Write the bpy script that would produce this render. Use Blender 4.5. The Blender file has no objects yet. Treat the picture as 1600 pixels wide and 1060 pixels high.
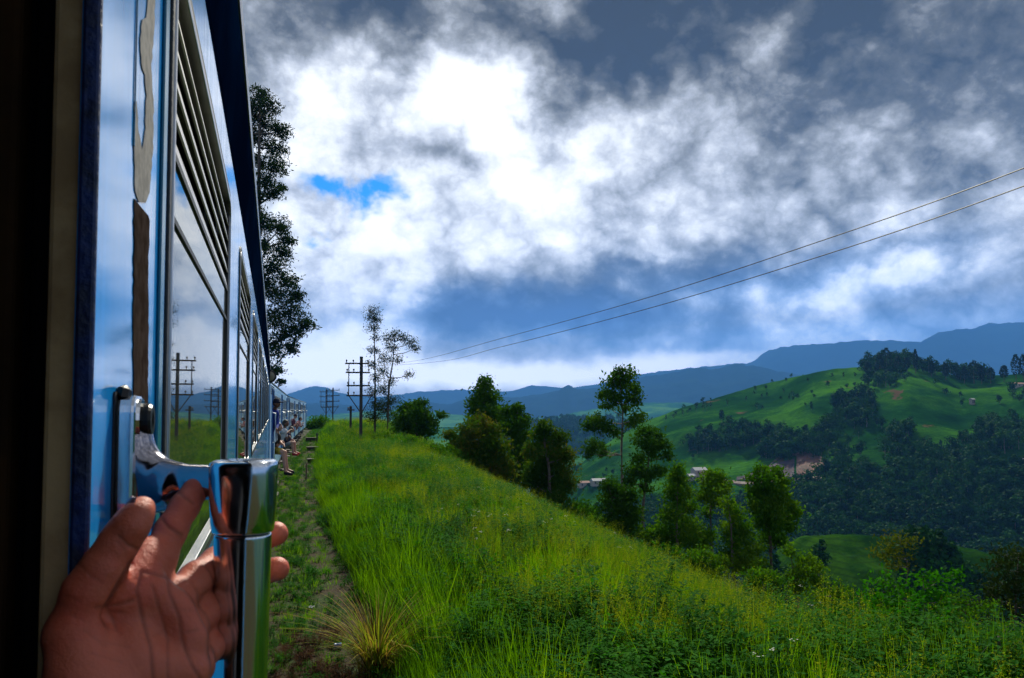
import bpy, bmesh, math, random
import numpy as np
from mathutils import Vector, Matrix, noise

random.seed(7); rng = np.random.default_rng(7)
scene = bpy.context.scene
COL = scene.collection
R = math.radians

# ---------------------------------------------------------------- camera
F = 1200.0; YAW = R(17.2); PITCH = R(2.62); EYE = 2.6
cd = bpy.data.cameras.new('camera'); cam = bpy.data.objects.new('camera', cd); COL.objects.link(cam)
cam.location = (0, 0, EYE); cam.rotation_euler = (R(90) + PITCH, 0, -YAW)
cd.sensor_width = 36; cd.lens = 27; cd.shift_y = 0.0344
cd.clip_start = 0.01; cd.clip_end = 90000
cd.dof.use_dof = True; cd.dof.focus_distance = 3.0; cd.dof.aperture_fstop = 22.0
scene.camera = cam
scene.render.resolution_x = 1024; scene.render.resolution_y = 678

FW = np.array([math.sin(YAW)*math.cos(PITCH), math.cos(YAW)*math.cos(PITCH), math.sin(PITCH)])
RT = np.array([math.cos(YAW), -math.sin(YAW), 0.0]); UP = np.cross(RT, FW)
CAM = np.array([0, 0, EYE])
def ray(px, py):            # a direction in the photograph, unit depth
    return FW + RT*((px-800)/F) + UP*((530-py)/F + cd.shift_y*1600/F)
def at_d(px, py, d): return CAM + ray(px, py)*d                       # at optical depth
def at_r(px, py, r): v = ray(px, py); return CAM + v*(r/math.hypot(v[0], v[1]))
def at_x(px, py, x): v = ray(px, py); return CAM + v*(x/v[0])
def at_y(px, py, y): v = ray(px, py); return CAM + v*(y/v[1])
def proj(p):
    q = np.asarray(p) - CAM; d = q@FW
    return 800 + F*(q@RT)/d, 530 - F*(q@UP)/d + cd.shift_y*1600, d

# ---------------------------------------------------------------- light
SUN_EL, SUN_AZ = R(42), R(24)          # azimuth from +Y towards +X
sd = bpy.data.lights.new('sun', 'SUN'); sd.energy = SUN_E = 5.0; sd.angle = R(3); sd.color = (1.0, 0.95, 0.80)
sun = bpy.data.objects.new('sun', sd); COL.objects.link(sun)
sv = Vector((math.sin(SUN_AZ)*math.cos(SUN_EL), math.cos(SUN_AZ)*math.cos(SUN_EL), math.sin(SUN_EL)))
sun.rotation_euler = sv.to_track_quat('Z', 'Y').to_euler(); sun.location = (30, 60, 80)
scene.view_settings.view_transform = 'Standard'; scene.view_settings.look = 'None'
scene.view_settings.exposure = 0.3; scene.view_settings.gamma = 1.0
scene.view_settings.use_curve_mapping = False
scene.cycles.volume_bounces = 1
scene.cycles.max_bounces = 8; scene.cycles.transparent_max_bounces = 12

class NT:
    def __init__(s, nt): s.nt = nt; s.N = nt.nodes; s.L = nt.links
    def n(s, t, **k):
        o = s.N.new(t)
        for a, b in k.items(): setattr(o, a, b)
        return o
    def set(s, sock, v):
        if hasattr(v, 'is_output') or isinstance(v, bpy.types.NodeSocket): s.L.new(v, sock)
        else: sock.default_value = v
    def m(s, op, a, b=None, c=None, clamp=False):
        o = s.N.new('ShaderNodeMath'); o.operation = op; o.use_clamp = clamp
        s.set(o.inputs[0], a)
        if b is not None: s.set(o.inputs[1], b)
        if c is not None: s.set(o.inputs[2], c)
        return o.outputs[0]
    def vm(s, op, a, b=None):
        o = s.N.new('ShaderNodeVectorMath'); o.operation = op; s.set(o.inputs[0], a)
        if b is not None: s.set(o.inputs[1], b)
        return o
    def noise(s, vec, scale, detail=4, rough=.5, dist=0.0):
        o = s.N.new('ShaderNodeTexNoise'); s.set(o.inputs['Vector'], vec)
        o.inputs['Scale'].default_value = scale; o.inputs['Detail'].default_value = detail
        o.inputs['Roughness'].default_value = rough; o.inputs['Distortion'].default_value = dist
        return o.outputs['Fac']
    def ramp(s, fac, stops, interp='LINEAR'):
        o = s.N.new('ShaderNodeValToRGB'); s.set(o.inputs[0], fac); cr = o.color_ramp; cr.interpolation = interp
        while len(cr.elements) < len(stops): cr.elements.new(.5)
        for e, (p, c) in zip(cr.elements, stops):
            e.position = p; e.color = (*c, 1) if len(c) == 3 else c
        return o.outputs[0]
    def mix(s, f, a, b, blend='MIX'):
        o = s.N.new('ShaderNodeMix'); o.data_type = 'RGBA'; o.blend_type = blend
        s.set(o.inputs[0], f)
        s.set(o.inputs[6], (*a, 1) if isinstance(a, tuple) and len(a) == 3 else a)
        s.set(o.inputs[7], (*b, 1) if isinstance(b, tuple) and len(b) == 3 else b)
        return o.outputs[2]
    def smooth(s, v, a, b):
        o = s.N.new('ShaderNodeMapRange'); o.interpolation_type = 'SMOOTHSTEP'
        s.set(o.inputs[0], v); o.inputs[1].default_value = a; o.inputs[2].default_value = b
        return o.outputs[0]

def build_world():
    w = bpy.data.worlds.new('World'); scene.world = w; w.use_nodes = True
    t = NT(w.node_tree); t.N.clear()
    tc = t.n('ShaderNodeTexCoord'); D = tc.outputs['Generated']
    sep = t.n('ShaderNodeSeparateXYZ'); t.L.new(D, sep.inputs[0])
    # azimuth from the view axis and elevation, both in degrees
    u = t.m('MULTIPLY', t.m('ARCTAN2', sep.outputs[0], sep.outputs[1]), 57.2958)
    u = t.m('SUBTRACT', u, 17.2)
    v = t.m('MULTIPLY', t.m('ARCSINE', sep.outputs[2]), 57.2958)
    Ds = t.vm('MULTIPLY', D, (1, 1, 1.25)).outputs[0]
    w1 = t.noise(Ds, 3.0, 5, .55); w2 = t.noise(t.vm('ADD', Ds, (7.3, 2.1, 4.4)).outputs[0], 3.0, 5, .55)
    W1 = t.noise(Ds, 11.0, 4, .6); W2 = t.noise(t.vm('ADD', Ds, (1.3, 9.1, 2.4)).outputs[0], 11.0, 4, .6)
    uw = t.m('ADD', t.m('MULTIPLY_ADD', w1, 14.0, -7.0), t.m('MULTIPLY_ADD', W1, 6.0, -3.0))
    vw = t.m('ADD', t.m('MULTIPLY_ADD', w2, 8.0, -4.0), t.m('MULTIPLY_ADD', W2, 4.4, -2.2))
    UU = t.m('ADD', u, uw); calm = t.smooth(v, 1.0, 14.0)
    VV = t.m('ADD', v, t.m('MULTIPLY', vw, t.m('MULTIPLY_ADD', calm, .75, .25)))
    def uv(px, py):
        d = ray(px, py); d = d/np.linalg.norm(d)
        return math.degrees(math.atan2(d[0], d[1])) - 17.2, math.degrees(math.asin(d[2]))
    def blob(px, py, a, b, amp):
        u0, v0 = uv(px, py); ka, kb = a/F*57.3, b/F*57.3
        x = t.m('DIVIDE', t.m('SUBTRACT', UU, u0), ka); y = t.m('DIVIDE', t.m('SUBTRACT', VV, v0), kb)
        q = t.m('ADD', t.m('MULTIPLY', x, x), t.m('MULTIPLY', y, y))
        return t.m('MULTIPLY', t.m('EXPONENT', t.m('MULTIPLY', q, -1.0)), amp)
    B = None
    for b in SKY_BLOBS:
        k = blob(*b); B = k if B is None else t.m('ADD', B, k)
    n1 = t.noise(Ds, 5.0, 10, .56, .25)
    n2 = t.noise(t.vm('ADD', Ds, (3.3, 3.1, 6.4)).outputs[0], 16.0, 8, .6, .2)
    n = t.m('ADD', t.m('MULTIPLY_ADD', n1, 1.3, -.65), t.m('MULTIPLY_ADD', n2, .55, -.275))
    p1 = t.noise(t.vm('ADD', Ds, (11.3, 5.1, 2.4)).outputs[0], 7.0, 3, .5, .12); p2 = t.noise(t.vm('ADD', Ds, (1.3, 15.1, 8.4)).outputs[0], 17.0, 5, .6, .12)
    puff = t.m('ADD', t.m('ABSOLUTE', t.m('MULTIPLY_ADD', p1, 2.0, -1.0)), t.m('MULTIPLY', t.m('ABSOLUTE', t.m('MULTIPLY_ADD', p2, 2.0, -1.0)), .6))
    n = t.m('ADD', n, t.m('MULTIPLY_ADD', puff, 1.0, -.25))
    namp = t.m('MULTIPLY_ADD', t.smooth(v, 1.5, 12.0), .4, .6)
    val = t.m('ADD', t.m('ADD', B, .50), t.m('MULTIPLY', n, namp))
    cloud = t.ramp(val, [(0.0, (.038, .036, .028)), (.22, (.100, .100, .088)), (.42, (.25, .258, .258)),
                         (.60, (.45, .475, .52)), (.80, (.76, .79, .83)), (1.0, (1.0, 1.0, 1.0))])
    # low stratus and rain shafts are blue
    sb = None
    for b in [(880, 492, 330, 42, 1.0), (1250, 440, 260, 60, .8), (1300, 520, 420, 50, .85), (620, 510, 150, 30, .7), (560, 540, 150, 20, .4)]:
        k = blob(*b); sb = k if sb is None else t.m('MAXIMUM', sb, k)
    bluec = t.ramp(val, [(0.0, (.045, .085, .20)), (.30, (.10, .20, .42)), (.5, (.24, .38, .66)), (.72, (.66, .76, .94)), (.95, (1, 1, 1))])
    cloud = t.mix(t.m('MULTIPLY', sb, .9, clamp=True), cloud, bluec)
    # what the low air takes away on the way, the clouds behind it must give
    path = t.m('MINIMUM', t.m('DIVIDE', 1150.0, t.m('MAXIMUM', sep.outputs[2], .01)), 12500.0)
    gain = t.m('EXPONENT', t.m('MULTIPLY', path, 1.0e-4*.62))
    cloud = t.vm('SCALE', cloud); cloud.inputs['Scale'].default_value = 1; t.L.new(gain, cloud.inputs['Scale']); cloud = cloud.outputs[0]
    # open blue
    op = t.m('ADD', blob(548, 322, 66, 30, 1.1), blob(470, 375, 50, 14, .8))
    op = t.m('MULTIPLY', op, t.m('MULTIPLY_ADD', n2, 3.6, -.8)); op = t.smooth(op, .36, 1.15)
    sky = t.n('ShaderNodeTexSky'); sky.sky_type = 'NISHITA'; sky.sun_disc = False
    sky.sun_elevation = SUN_EL; sky.sun_rotation = SUN_AZ; sky.air_density = 1.3; sky.ozone_density = 2.0; sky.altitude = 1200
    blue = t.mix(1.0, sky.outputs[0], (.04, .40, .80), 'MULTIPLY')
    b1 = t.n('ShaderNodeBackground'); t.L.new(blue, b1.inputs[0]); b1.inputs[1].default_value = .15
    b2 = t.n('ShaderNodeBackground'); t.L.new(cloud, b2.inputs[0]); b2.inputs[1].default_value = 1.0
    ms = t.n('ShaderNodeMixShader'); t.L.new(op, ms.inputs[0]); t.L.new(b2.outputs[0], ms.inputs[1]); t.L.new(b1.outputs[0], ms.inputs[2])
    out = t.n('ShaderNodeOutputWorld'); t.L.new(ms.outputs[0], out.inputs[0])
    try: w.cycles.sampling_method = 'MANUAL'; w.cycles.sample_map_resolution = 512
    except Exception: pass
SKY_BLOBS = [(745, 150, 75, 75, .55), (810, 270, 130, 60, .45), (600, 400, 150, 60, .34), (870, 370, 170, 50, .36), (700, 320, 140, 50, .2),
    (620, 150, 150, 90, .16), (480, 300, 130, 110, .22), (1010, 290, 110, 55, .15), (1190, 120, 60, 45, .40), (1110, 220, 90, 40, .12),
    (690, 245, 85, 26, -.45), (1000, 50, 240, 75, -.34), (930, 130, 110, 50, -.26), (1480, 150, 230, 130, -.28), (1450, 270, 150, 60, -.22),
    (560, 25, 190, 55, -.36), (1350, 20, 300, 50, -.1), (1100, -150, 900, 160, -.16), (1560, 60, 130, 130, -.06), (760, 60, 160, 40, -.12),
    (900, 490, 240, 34, -.42), (690, 505, 150, 22, -.25), (1150, 400, 200, 40, -.20), (1300, 500, 300, 40, -.10),
    (900, 580, 300, 20, .62), (490, 555, 110, 44, .42), (600, 592, 170, 18, .5), (1330, 440, 100, 20, .26), (1480, 420, 140, 22, .18),
    (1090, 560, 100, 12, .3), (1500, 480, 140, 20, -.05), (1040, 385, 50, 15, .3)]
build_world()

# ---------------------------------------------------------------- helpers
def link(o, parent=None):
    COL.objects.link(o)
    if parent is not None: o.parent = parent
    return o
def mesh_obj(name, verts, faces, mats, parent=None, smooth=False, midx=None, mesh=None):
    if mesh is None:
        mesh = bpy.data.meshes.new(name)
        v = verts if isinstance(verts, list) else verts.tolist()
        f = faces if isinstance(faces, list) else faces.tolist()
        if parent is not None:
            off = parent_world(parent); v = [(a[0]-off[0], a[1]-off[1], a[2]-off[2]) for a in v]
        mesh.from_pydata(v, [], f)
        for m in (mats if isinstance(mats, (list, tuple)) else [mats]): mesh.materials.append(m)
        if midx is not None: mesh.polygons.foreach_set('material_index', midx)
        if smooth: mesh.polygons.foreach_set('use_smooth', [True]*len(mesh.polygons))
        mesh.update()
    o = bpy.data.objects.new(name, mesh)
    return link(o, parent)
def parent_world(p):
    x, y, z = 0, 0, 0
    while p is not None:
        x += p.location[0]; y += p.location[1]; z += p.location[2]; p = p.parent
    return x, y, z
def thing(name, label, cat, loc, group=None):
    o = bpy.data.objects.new(name, None); COL.objects.link(o); o.location = tuple(float(a) for a in loc)
    o.empty_display_size = .1
    return tag(o, label, cat, group)
def tag(o, label, cat, group=None):
    o['label'] = label; o['category'] = cat
    if group: o['group'] = group
    return o
def structure(o): o['kind'] = 'structure'; return o
def stuff(o, label=None, cat=None):
    o['kind'] = 'stuff'
    if label: o['label'] = label
    if cat: o['category'] = cat
    return o

class MB:
    """collects shapes in world space and links them as one mesh"""
    def __init__(s): s.v = []; s.f = []; s.m = []
    def add(s, v, f, mi=0):
        k = len(s.v); s.v += [tuple(float(c) for c in a) for a in v]; s.f += [tuple(i+k for i in a) for a in f]; s.m += [mi]*len(f)
    def box(s, lo, hi, mi=0, rot=None, piv=None):
        x0, y0, z0 = lo; x1, y1, z1 = hi
        v = [(x0,y0,z0),(x1,y0,z0),(x1,y1,z0),(x0,y1,z0),(x0,y0,z1),(x1,y0,z1),(x1,y1,z1),(x0,y1,z1)]
        if rot is not None:
            c = Vector(piv if piv else ((x0+x1)/2, (y0+y1)/2, (z0+z1)/2)); v = [tuple(rot@(Vector(a)-c)+c) for a in v]
        s.add(v, [(0,3,2,1),(4,5,6,7),(0,1,5,4),(1,2,6,5),(2,3,7,6),(3,0,4,7)], mi)
    def tube(s, pts, rad, n=8, mi=0, cap=True, up=(0,0,1), sq=1.0):
        pts = [Vector(p) for p in pts]; rad = rad if hasattr(rad, '__len__') else [rad]*len(pts)
        v = []; f = []
        for i, p in enumerate(pts):
            t = (pts[min(i+1, len(pts)-1)] - pts[max(i-1, 0)]).normalized()
            a = t.cross(Vector(up));
            if a.length < 1e-3: a = t.cross(Vector((0, 1, 0)))
            a.normalize(); b = t.cross(a)
            for k in range(n):
                w = 2*math.pi*k/n; v.append(tuple(p + a*(math.cos(w)*rad[i]) + b*(math.sin(w)*rad[i]*sq)))
        for i in range(len(pts)-1):
            for k in range(n): f.append((i*n+k, i*n+(k+1)%n, (i+1)*n+(k+1)%n, (i+1)*n+k))
        if cap: f.append(tuple(range(n))[::-1]); f.append(tuple((len(pts)-1)*n+k for k in range(n)))
        s.add(v, f, mi)
    def extr(s, prof, y0, y1, mi=0, close=True):   # profile in (x, z) run along y
        n = len(prof); v = [(a, y0, b) for a, b in prof] + [(a, y1, b) for a, b in prof]
        f = [(i, (i+1) % n, (i+1) % n + n, i+n) for i in range(n if close else n-1)]
        if close: f += [tuple(range(n))[::-1], tuple(range(n, 2*n))]
        s.add(v, f, mi)
    def build(s, name, mats, parent=None, smooth=False, bevel=0, xf=None):
        v = s.v
        if xf is not None: v = [tuple(xf@Vector(a)) for a in v]
        o = mesh_obj(name, v, s.f, mats, parent, smooth, s.m)
        if bevel:
            b = o.modifiers.new('bevel', 'BEVEL'); b.width = bevel; b.segments = 2; b.limit_method = 'ANGLE'
        return o

def mat(name, col=(.5,.5,.5), rough=.6, metal=0.0, spec=.5, coat=0.0, var=None, vscale=3.0, bump=0.0, bscale=20.0, bdist=.01, obj_coords=True):
    m = bpy.data.materials.new(name); m.use_nodes = True; t = NT(m.node_tree)
    p = t.N['Principled BSDF']; p.inputs['Roughness'].default_value = rough; p.inputs['Metallic'].default_value = metal
    p.inputs['Specular IOR Level'].default_value = spec; p.inputs['Coat Weight'].default_value = coat
    p.inputs['Coat Roughness'].default_value = .04
    tc = t.n('ShaderNodeTexCoord'); V = tc.outputs['Object']
    if var is not None:
        c = t.mix(t.smooth(t.noise(V, vscale, 6, .6), .35, .65), col, var); t.L.new(c, p.inputs['Base Color'])
    else: p.inputs['Base Color'].default_value = (*col, 1)
    if bump:
        b = t.n('ShaderNodeBump'); b.inputs['Strength'].default_value = bump; b.inputs['Distance'].default_value = bdist
        t.L.new(t.noise(V, bscale, 5, .6), b.inputs['Height']); t.L.new(b.outputs[0], p.inputs['Normal'])
    m['_p'] = 1
    return m

def leaf_mat(name, cols, trans=.45, rough=.75, vscale=1.5, spec=.03, tint=(1.3, 1.25, .5)):
    m = bpy.data.materials.new(name); m.use_nodes = True; t = NT(m.node_tree); p = t.N['Principled BSDF']
    tc = t.n('ShaderNodeTexCoord'); oi = t.n('ShaderNodeObjectInfo'); g = t.n('ShaderNodeNewGeometry')
    rnd = t.m('ADD', t.m('MULTIPLY', g.outputs['Random Per Island'], .55), t.m('MULTIPLY', oi.outputs['Random'], .45))
    nz = t.noise(g.outputs['Position'], vscale, 3, .5)
    f = t.m('ADD', t.m('MULTIPLY', rnd, .6), t.m('MULTIPLY_ADD', nz, 1.2, -.4))
    k = len(cols); c = t.ramp(f, [(i/(k-1), cc) for i, cc in enumerate(cols)])
    t.L.new(c, p.inputs['Base Color']); p.inputs['Roughness'].default_value = rough; p.inputs['Specular IOR Level'].default_value = spec
    tr = t.n('ShaderNodeBsdfTranslucent'); t.L.new(t.mix(1.0, c, tint, 'MULTIPLY'), tr.inputs[0])
    ms = t.n('ShaderNodeMixShader'); ms.inputs[0].default_value = trans
    t.L.new(p.outputs[0], ms.inputs[1]); t.L.new(tr.outputs[0], ms.inputs[2]); t.L.new(ms.outputs[0], t.N['Material Output'].inputs[0])
    return m

def smooth01(x): x = np.clip(x, 0, 1); return x*x*(3-2*x)
def vnoise(x, y, s, seed=0, oct=4):
    """cheap value noise on arrays"""
    out = 0; amp = 1; tot = 0
    for o in range(oct):
        X = np.asarray(x)*s*2**o + 17.13*seed; Y = np.asarray(y)*s*2**o - 9.7*seed
        xi = np.floor(X); yi = np.floor(Y); fx = X-xi; fy = Y-yi; fx = fx*fx*(3-2*fx); fy = fy*fy*(3-2*fy)
        def h(a, b):
            q = np.sin(a*127.1 + b*311.7 + seed*74.7 + o*13.3)*43758.5453; return q - np.floor(q)
        out = out + amp*((h(xi, yi)*(1-fx)+h(xi+1, yi)*fx)*(1-fy) + (h(xi, yi+1)*(1-fx)+h(xi+1, yi+1)*fx)*fy)
        tot += amp; amp *= .5
    return out/tot

# signed-distance modelling for bodies and hands
class SDF:
    def __init__(s, lo, hi, h):
        s.lo = np.array(lo, float); s.h = h; s.n = np.ceil((np.array(hi)-s.lo)/h).astype(int)+1
        s.F = np.full(tuple(s.n), 1.0, np.float32)
    def _sl(s, a, b):
        i0 = np.maximum(np.floor((a-s.lo)/s.h).astype(int), 0); i1 = np.minimum(np.ceil((b-s.lo)/s.h).astype(int)+1, s.n)
        if (i1 <= i0).any(): return None, None
        g = np.meshgrid(*[(np.arange(i0[k], i1[k])*s.h + s.lo[k]).astype(np.float32) for k in range(3)], indexing='ij')
        return tuple(slice(i0[k], i1[k]) for k in range(3)), g
    def cap(s, a, b, r1, r2, k=.004, F=None, sub=False, flat=None):
        F = s.F if F is None else F
        a = np.array(a, float); b = np.array(b, float); m = max(r1, r2) + 3*k + 2*s.h
        sl, g = s._sl(np.minimum(a, b)-m, np.maximum(a, b)+m)
        if sl is None: return
        ab = b-a; L = max(float(ab@ab), 1e-12)
        P = [g[i]-a[i] for i in range(3)]
        t = np.clip((P[0]*ab[0]+P[1]*ab[1]+P[2]*ab[2])/L, 0, 1)
        q = [P[i]-ab[i]*t for i in range(3)]
        if flat is not None:          # flat=(axis, factor): squashed across one direction
            ax, fc = flat; ax = np.array(ax)/np.linalg.norm(ax); d = q[0]*ax[0]+q[1]*ax[1]+q[2]*ax[2]
            q = [q[i]+ax[i]*d*(1/fc-1) for i in range(3)]
        d = np.sqrt(q[0]**2+q[1]**2+q[2]**2) - (r1+(r2-r1)*t)
        o = F[sl]
        if sub:
            d = -d; hh = np.clip(.5-.5*(o-d)/k, 0, 1); F[sl] = o*(1-hh)+d*hh+k*hh*(1-hh)
        else:
            hh = np.clip(.5+.5*(o-d)/k, 0, 1); F[sl] = o*(1-hh)+d*hh-k*hh*(1-hh)
    def new(s): return np.full(tuple(s.n), 1.0, np.float32)
    def join(s, F2, k):
        o = s.F; hh = np.clip(.5+.5*(o-F2)/k, 0, 1); s.F = o*(1-hh)+F2*hh-k*hh*(1-hh)
    def mesh(s):
        F = s.F; ins = F < 0; n = s.n
        acc = np.zeros((n[0]-1, n[1]-1, n[2]-1, 3), np.float32); cnt = np.zeros((n[0]-1, n[1]-1, n[2]-1), np.float32)
        def c(i, j, k, A=F): return A[i:n[0]-1+i, j:n[1]-1+j, k:n[2]-1+k]
        cs = [(i, j, k) for i in (0, 1) for j in (0, 1) for k in (0, 1)]
        mixc = np.zeros_like(cnt, bool); all_ = np.ones_like(cnt, bool)
        for q in cs: mixc |= c(*q, A=ins); all_ &= c(*q, A=ins)
        act = mixc & ~all_; idx = np.argwhere(act)
        vals = {q: F[idx[:, 0]+q[0], idx[:, 1]+q[1], idx[:, 2]+q[2]] for q in cs}
        P = np.zeros((len(idx), 3)); C = np.zeros(len(idx))
        for a in cs:
            for ax in range(3):
                if a[ax]: continue
                b = tuple(a[k]+(k == ax) for k in range(3)); va, vb = vals[a], vals[b]; m = (va < 0) != (vb < 0)
                t = np.where(m, va/np.where(m, va-vb, 1), 0); p = np.tile(np.array(a, float), (len(idx), 1)); p[:, ax] += t
                P += p*m[:, None]; C += m
        P = P/C[:, None] + idx; V = P*s.h + s.lo
        vid = -np.ones(act.shape, int); vid[act] = np.arange(len(idx))
        faces = []
        for ax in range(3):
            o1, o2 = [(1, 2), (2, 0), (0, 1)][ax]
            A = ins; sl0 = [slice(None)]*3; sl1 = [slice(None)]*3; sl0[ax] = slice(0, -1); sl1[ax] = slice(1, None)
            d = A[tuple(sl0)] != A[tuple(sl1)]; e = np.argwhere(d)
            e = e[(e[:, o1] > 0) & (e[:, o2] > 0) & (e[:, o1] < n[o1]-1) & (e[:, o2] < n[o2]-1)]
            if not len(e): continue
            flip = A[e[:, 0], e[:, 1], e[:, 2]]
            def vv(a, b): q = e.copy(); q[:, o1] -= a; q[:, o2] -= b; return vid[q[:, 0], q[:, 1], q[:, 2]]
            q = np.stack([vv(1, 1), vv(0, 1), vv(0, 0), vv(1, 0)], 1)
            q[~flip] = q[~flip][:, ::-1]; faces.append(q)
        return V, np.concatenate(faces)

def scatter(name, pts, rots, scls, pids, protos, label=None, cat=None, kind='stuff'):
    """one object holding many small plants: instances on its points, for what nobody could count"""
    coll = bpy.data.collections.new(name + '_sources')
    for p in protos: coll.objects.link(p)
    me = bpy.data.meshes.new(name); me.from_pydata([tuple(p) for p in pts], [], [])
    a = me.attributes.new('rot', 'FLOAT_VECTOR', 'POINT'); a.data.foreach_set('vector', np.asarray(rots, np.float32).ravel())
    a = me.attributes.new('scl', 'FLOAT_VECTOR', 'POINT')
    sc = np.asarray(scls, np.float32)
    if sc.ndim == 1: sc = np.repeat(sc[:, None], 3, 1)
    a.data.foreach_set('vector', np.ascontiguousarray(sc).ravel())
    a = me.attributes.new('pid', 'INT', 'POINT'); a.data.foreach_set('value', np.asarray(pids, np.int32))
    o = bpy.data.objects.new(name, me); COL.objects.link(o)
    ng = bpy.data.node_groups.new(name, 'GeometryNodeTree')
    ng.interface.new_socket('Geometry', in_out='INPUT', socket_type='NodeSocketGeometry')
    ng.interface.new_socket('Geometry', in_out='OUTPUT', socket_type='NodeSocketGeometry')
    N = ng.nodes; L = ng.links
    gi = N.new('NodeGroupInput'); go = N.new('NodeGroupOutput')
    ci = N.new('GeometryNodeCollectionInfo'); ci.inputs[0].default_value = coll; ci.inputs['Separate Children'].default_value = True; ci.inputs['Reset Children'].default_value = True
    ip = N.new('GeometryNodeInstanceOnPoints')
    def attr(nm, ty):
        q = N.new('GeometryNodeInputNamedAttribute'); q.data_type = ty; q.inputs[0].default_value = nm; return q.outputs[0]
    L.new(gi.outputs[0], ip.inputs['Points']); L.new(ci.outputs[0], ip.inputs['Instance']); ip.inputs['Pick Instance'].default_value = True
    L.new(attr('pid', 'INT'), ip.inputs['Instance Index'])
    er = N.new('FunctionNodeEulerToRotation'); L.new(attr('rot', 'FLOAT_VECTOR'), er.inputs[0]); L.new(er.outputs[0], ip.inputs['Rotation'])
    L.new(attr('scl', 'FLOAT_VECTOR'), ip.inputs['Scale'])
    L.new(ip.outputs[0], go.inputs[0])
    md = o.modifiers.new('plants', 'NODES'); md.node_group = ng
    o['kind'] = kind
    if label: tag(o, label, cat)
    return o
def proto(name, mb, mats, smooth=False):
    me = bpy.data.meshes.new(name); me.from_pydata(mb.v, [], mb.f)
    for m in mats: me.materials.append(m)
    me.polygons.foreach_set('material_index', mb.m)
    if smooth: me.polygons.foreach_set('use_smooth', [True]*len(me.polygons))
    return bpy.data.objects.new(name, me)
# ---------------------------------------------------------------- land
def track_x(y):      # how far the line has swung right at distance y (side of the train)
    y = np.asarray(y, float)
    return np.interp(y, [-400, 18, 37.5, 56.5, 75, 120, 200, 400], [0, 0, .70, 1.80, 3.0, 6.5, 15, 45]) - .0
def edge(y): return 3.0 + .055*np.clip(y, 3, 80) + 3.2*smooth01((8-np.asarray(y, float))/5)
def ground_z(x, y):
    x = np.asarray(x, float); y = np.asarray(y, float)
    l = x - track_x(y); e = l - edge(y)
    z = .12*smooth01((l-1.3)/1.6) + .16*(vnoise(x, y, .5, 3)-.5)*smooth01((l-1.0)/1.5) + .03*(vnoise(x, y, 2.0, 5)-.5)
    ahead = np.clip((y-115)/60, 0, None); z = z - 2.5*ahead**1.6
    z = z + .35*smooth01((y-60)/40)*smooth01((l-1.2)/2)*smooth01((130-y)/25)
    ee = np.clip(e, 0, None)
    z = z - .62*ee*ee/(ee+2.5) + smooth01(ee/20)*4*(vnoise(x, y, .05, 8)-.5)
    left = np.clip(-4.2-l, 0, None); z = z + np.minimum(left*.35, 5)*smooth01(left/4) - np.clip(left-30, 0, None)*.4
    far = np.clip(-y-40, 0, None); z = z - far*.35; z = z - np.clip(-l-30, 0, None)*.1
    return np.maximum(z, -175 + 9*(vnoise(x, y, .001, 2)-.5))

def axis(fine_lo, fine_hi, step, far, g=1.16):
    a = list(np.arange(fine_lo, fine_hi+1e-6, step)); s = step; v = a[-1]
    while v < far: s *= g; v += s; a.append(v)
    s = step; v = a[0]
    while v > -far: s *= g; v -= s; a.insert(0, v)
    return np.array(a)
def grid_obj(name, X, Y, Z, m, smooth=True):
    nu, nv = X.shape; V = np.stack([X, Y, Z], -1).reshape(-1, 3); i = np.arange(nu*nv).reshape(nu, nv)
    Fq = np.stack([i[:-1, :-1], i[1:, :-1], i[1:, 1:], i[:-1, 1:]], -1).reshape(-1, 4)
    return mesh_obj(name, V, Fq, m, None, smooth)

def ground_material():
    m = bpy.data.materials.new('ground'); m.use_nodes = True; t = NT(m.node_tree); p = t.N['Principled BSDF']
    g = t.n('ShaderNodeNewGeometry'); P = g.outputs['Position']; s = t.n('ShaderNodeSeparateXYZ'); t.L.new(P, s.inputs[0])
    n1 = t.noise(P, 1.3, 6, .6); n2 = t.noise(P, 14.0, 6, .7); n3 = t.noise(P, .004, 8, .6); n4 = t.noise(P, .03, 6, .7)
    soil = t.mix(t.smooth(n2, .3, .7), (.020, .013, .006), (.062, .043, .022))
    gr = t.mix(t.smooth(n2, .35, .65), (.014, .03, .006), (.04, .065, .012))
    near = t.mix(t.smooth(n1, .45, .60), soil, gr)
    farc = t.mix(t.smooth(n3, .4, .6), (.020, .055, .022), (.055, .10, .025))
    farc = t.mix(t.smooth(n4, .5, .62), farc, (.012, .036, .016))
    d = t.vm('LENGTH', P); c = t.mix(t.smooth(d.outputs['Value'], 60, 160), near, farc)
    t.L.new(c, p.inputs['Base Color']); p.inputs['Roughness'].default_value = .95; p.inputs['Specular IOR Level'].default_value = .15
    b = t.n('ShaderNodeBump'); b.inputs['Strength'].default_value = .7; b.inputs['Distance'].default_value = .04
    t.L.new(n2, b.inputs['Height']); t.L.new(b.outputs[0], p.inputs['Normal'])
    return m
M_ground = ground_material()
xs = axis(-4, 12, .22, 11000); ys = axis(0, 40, .35, 11000)
X, Y = np.meshgrid(xs, ys, indexing='ij')
structure(grid_obj('ground', X, Y, ground_z(X, Y), M_ground))

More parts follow.
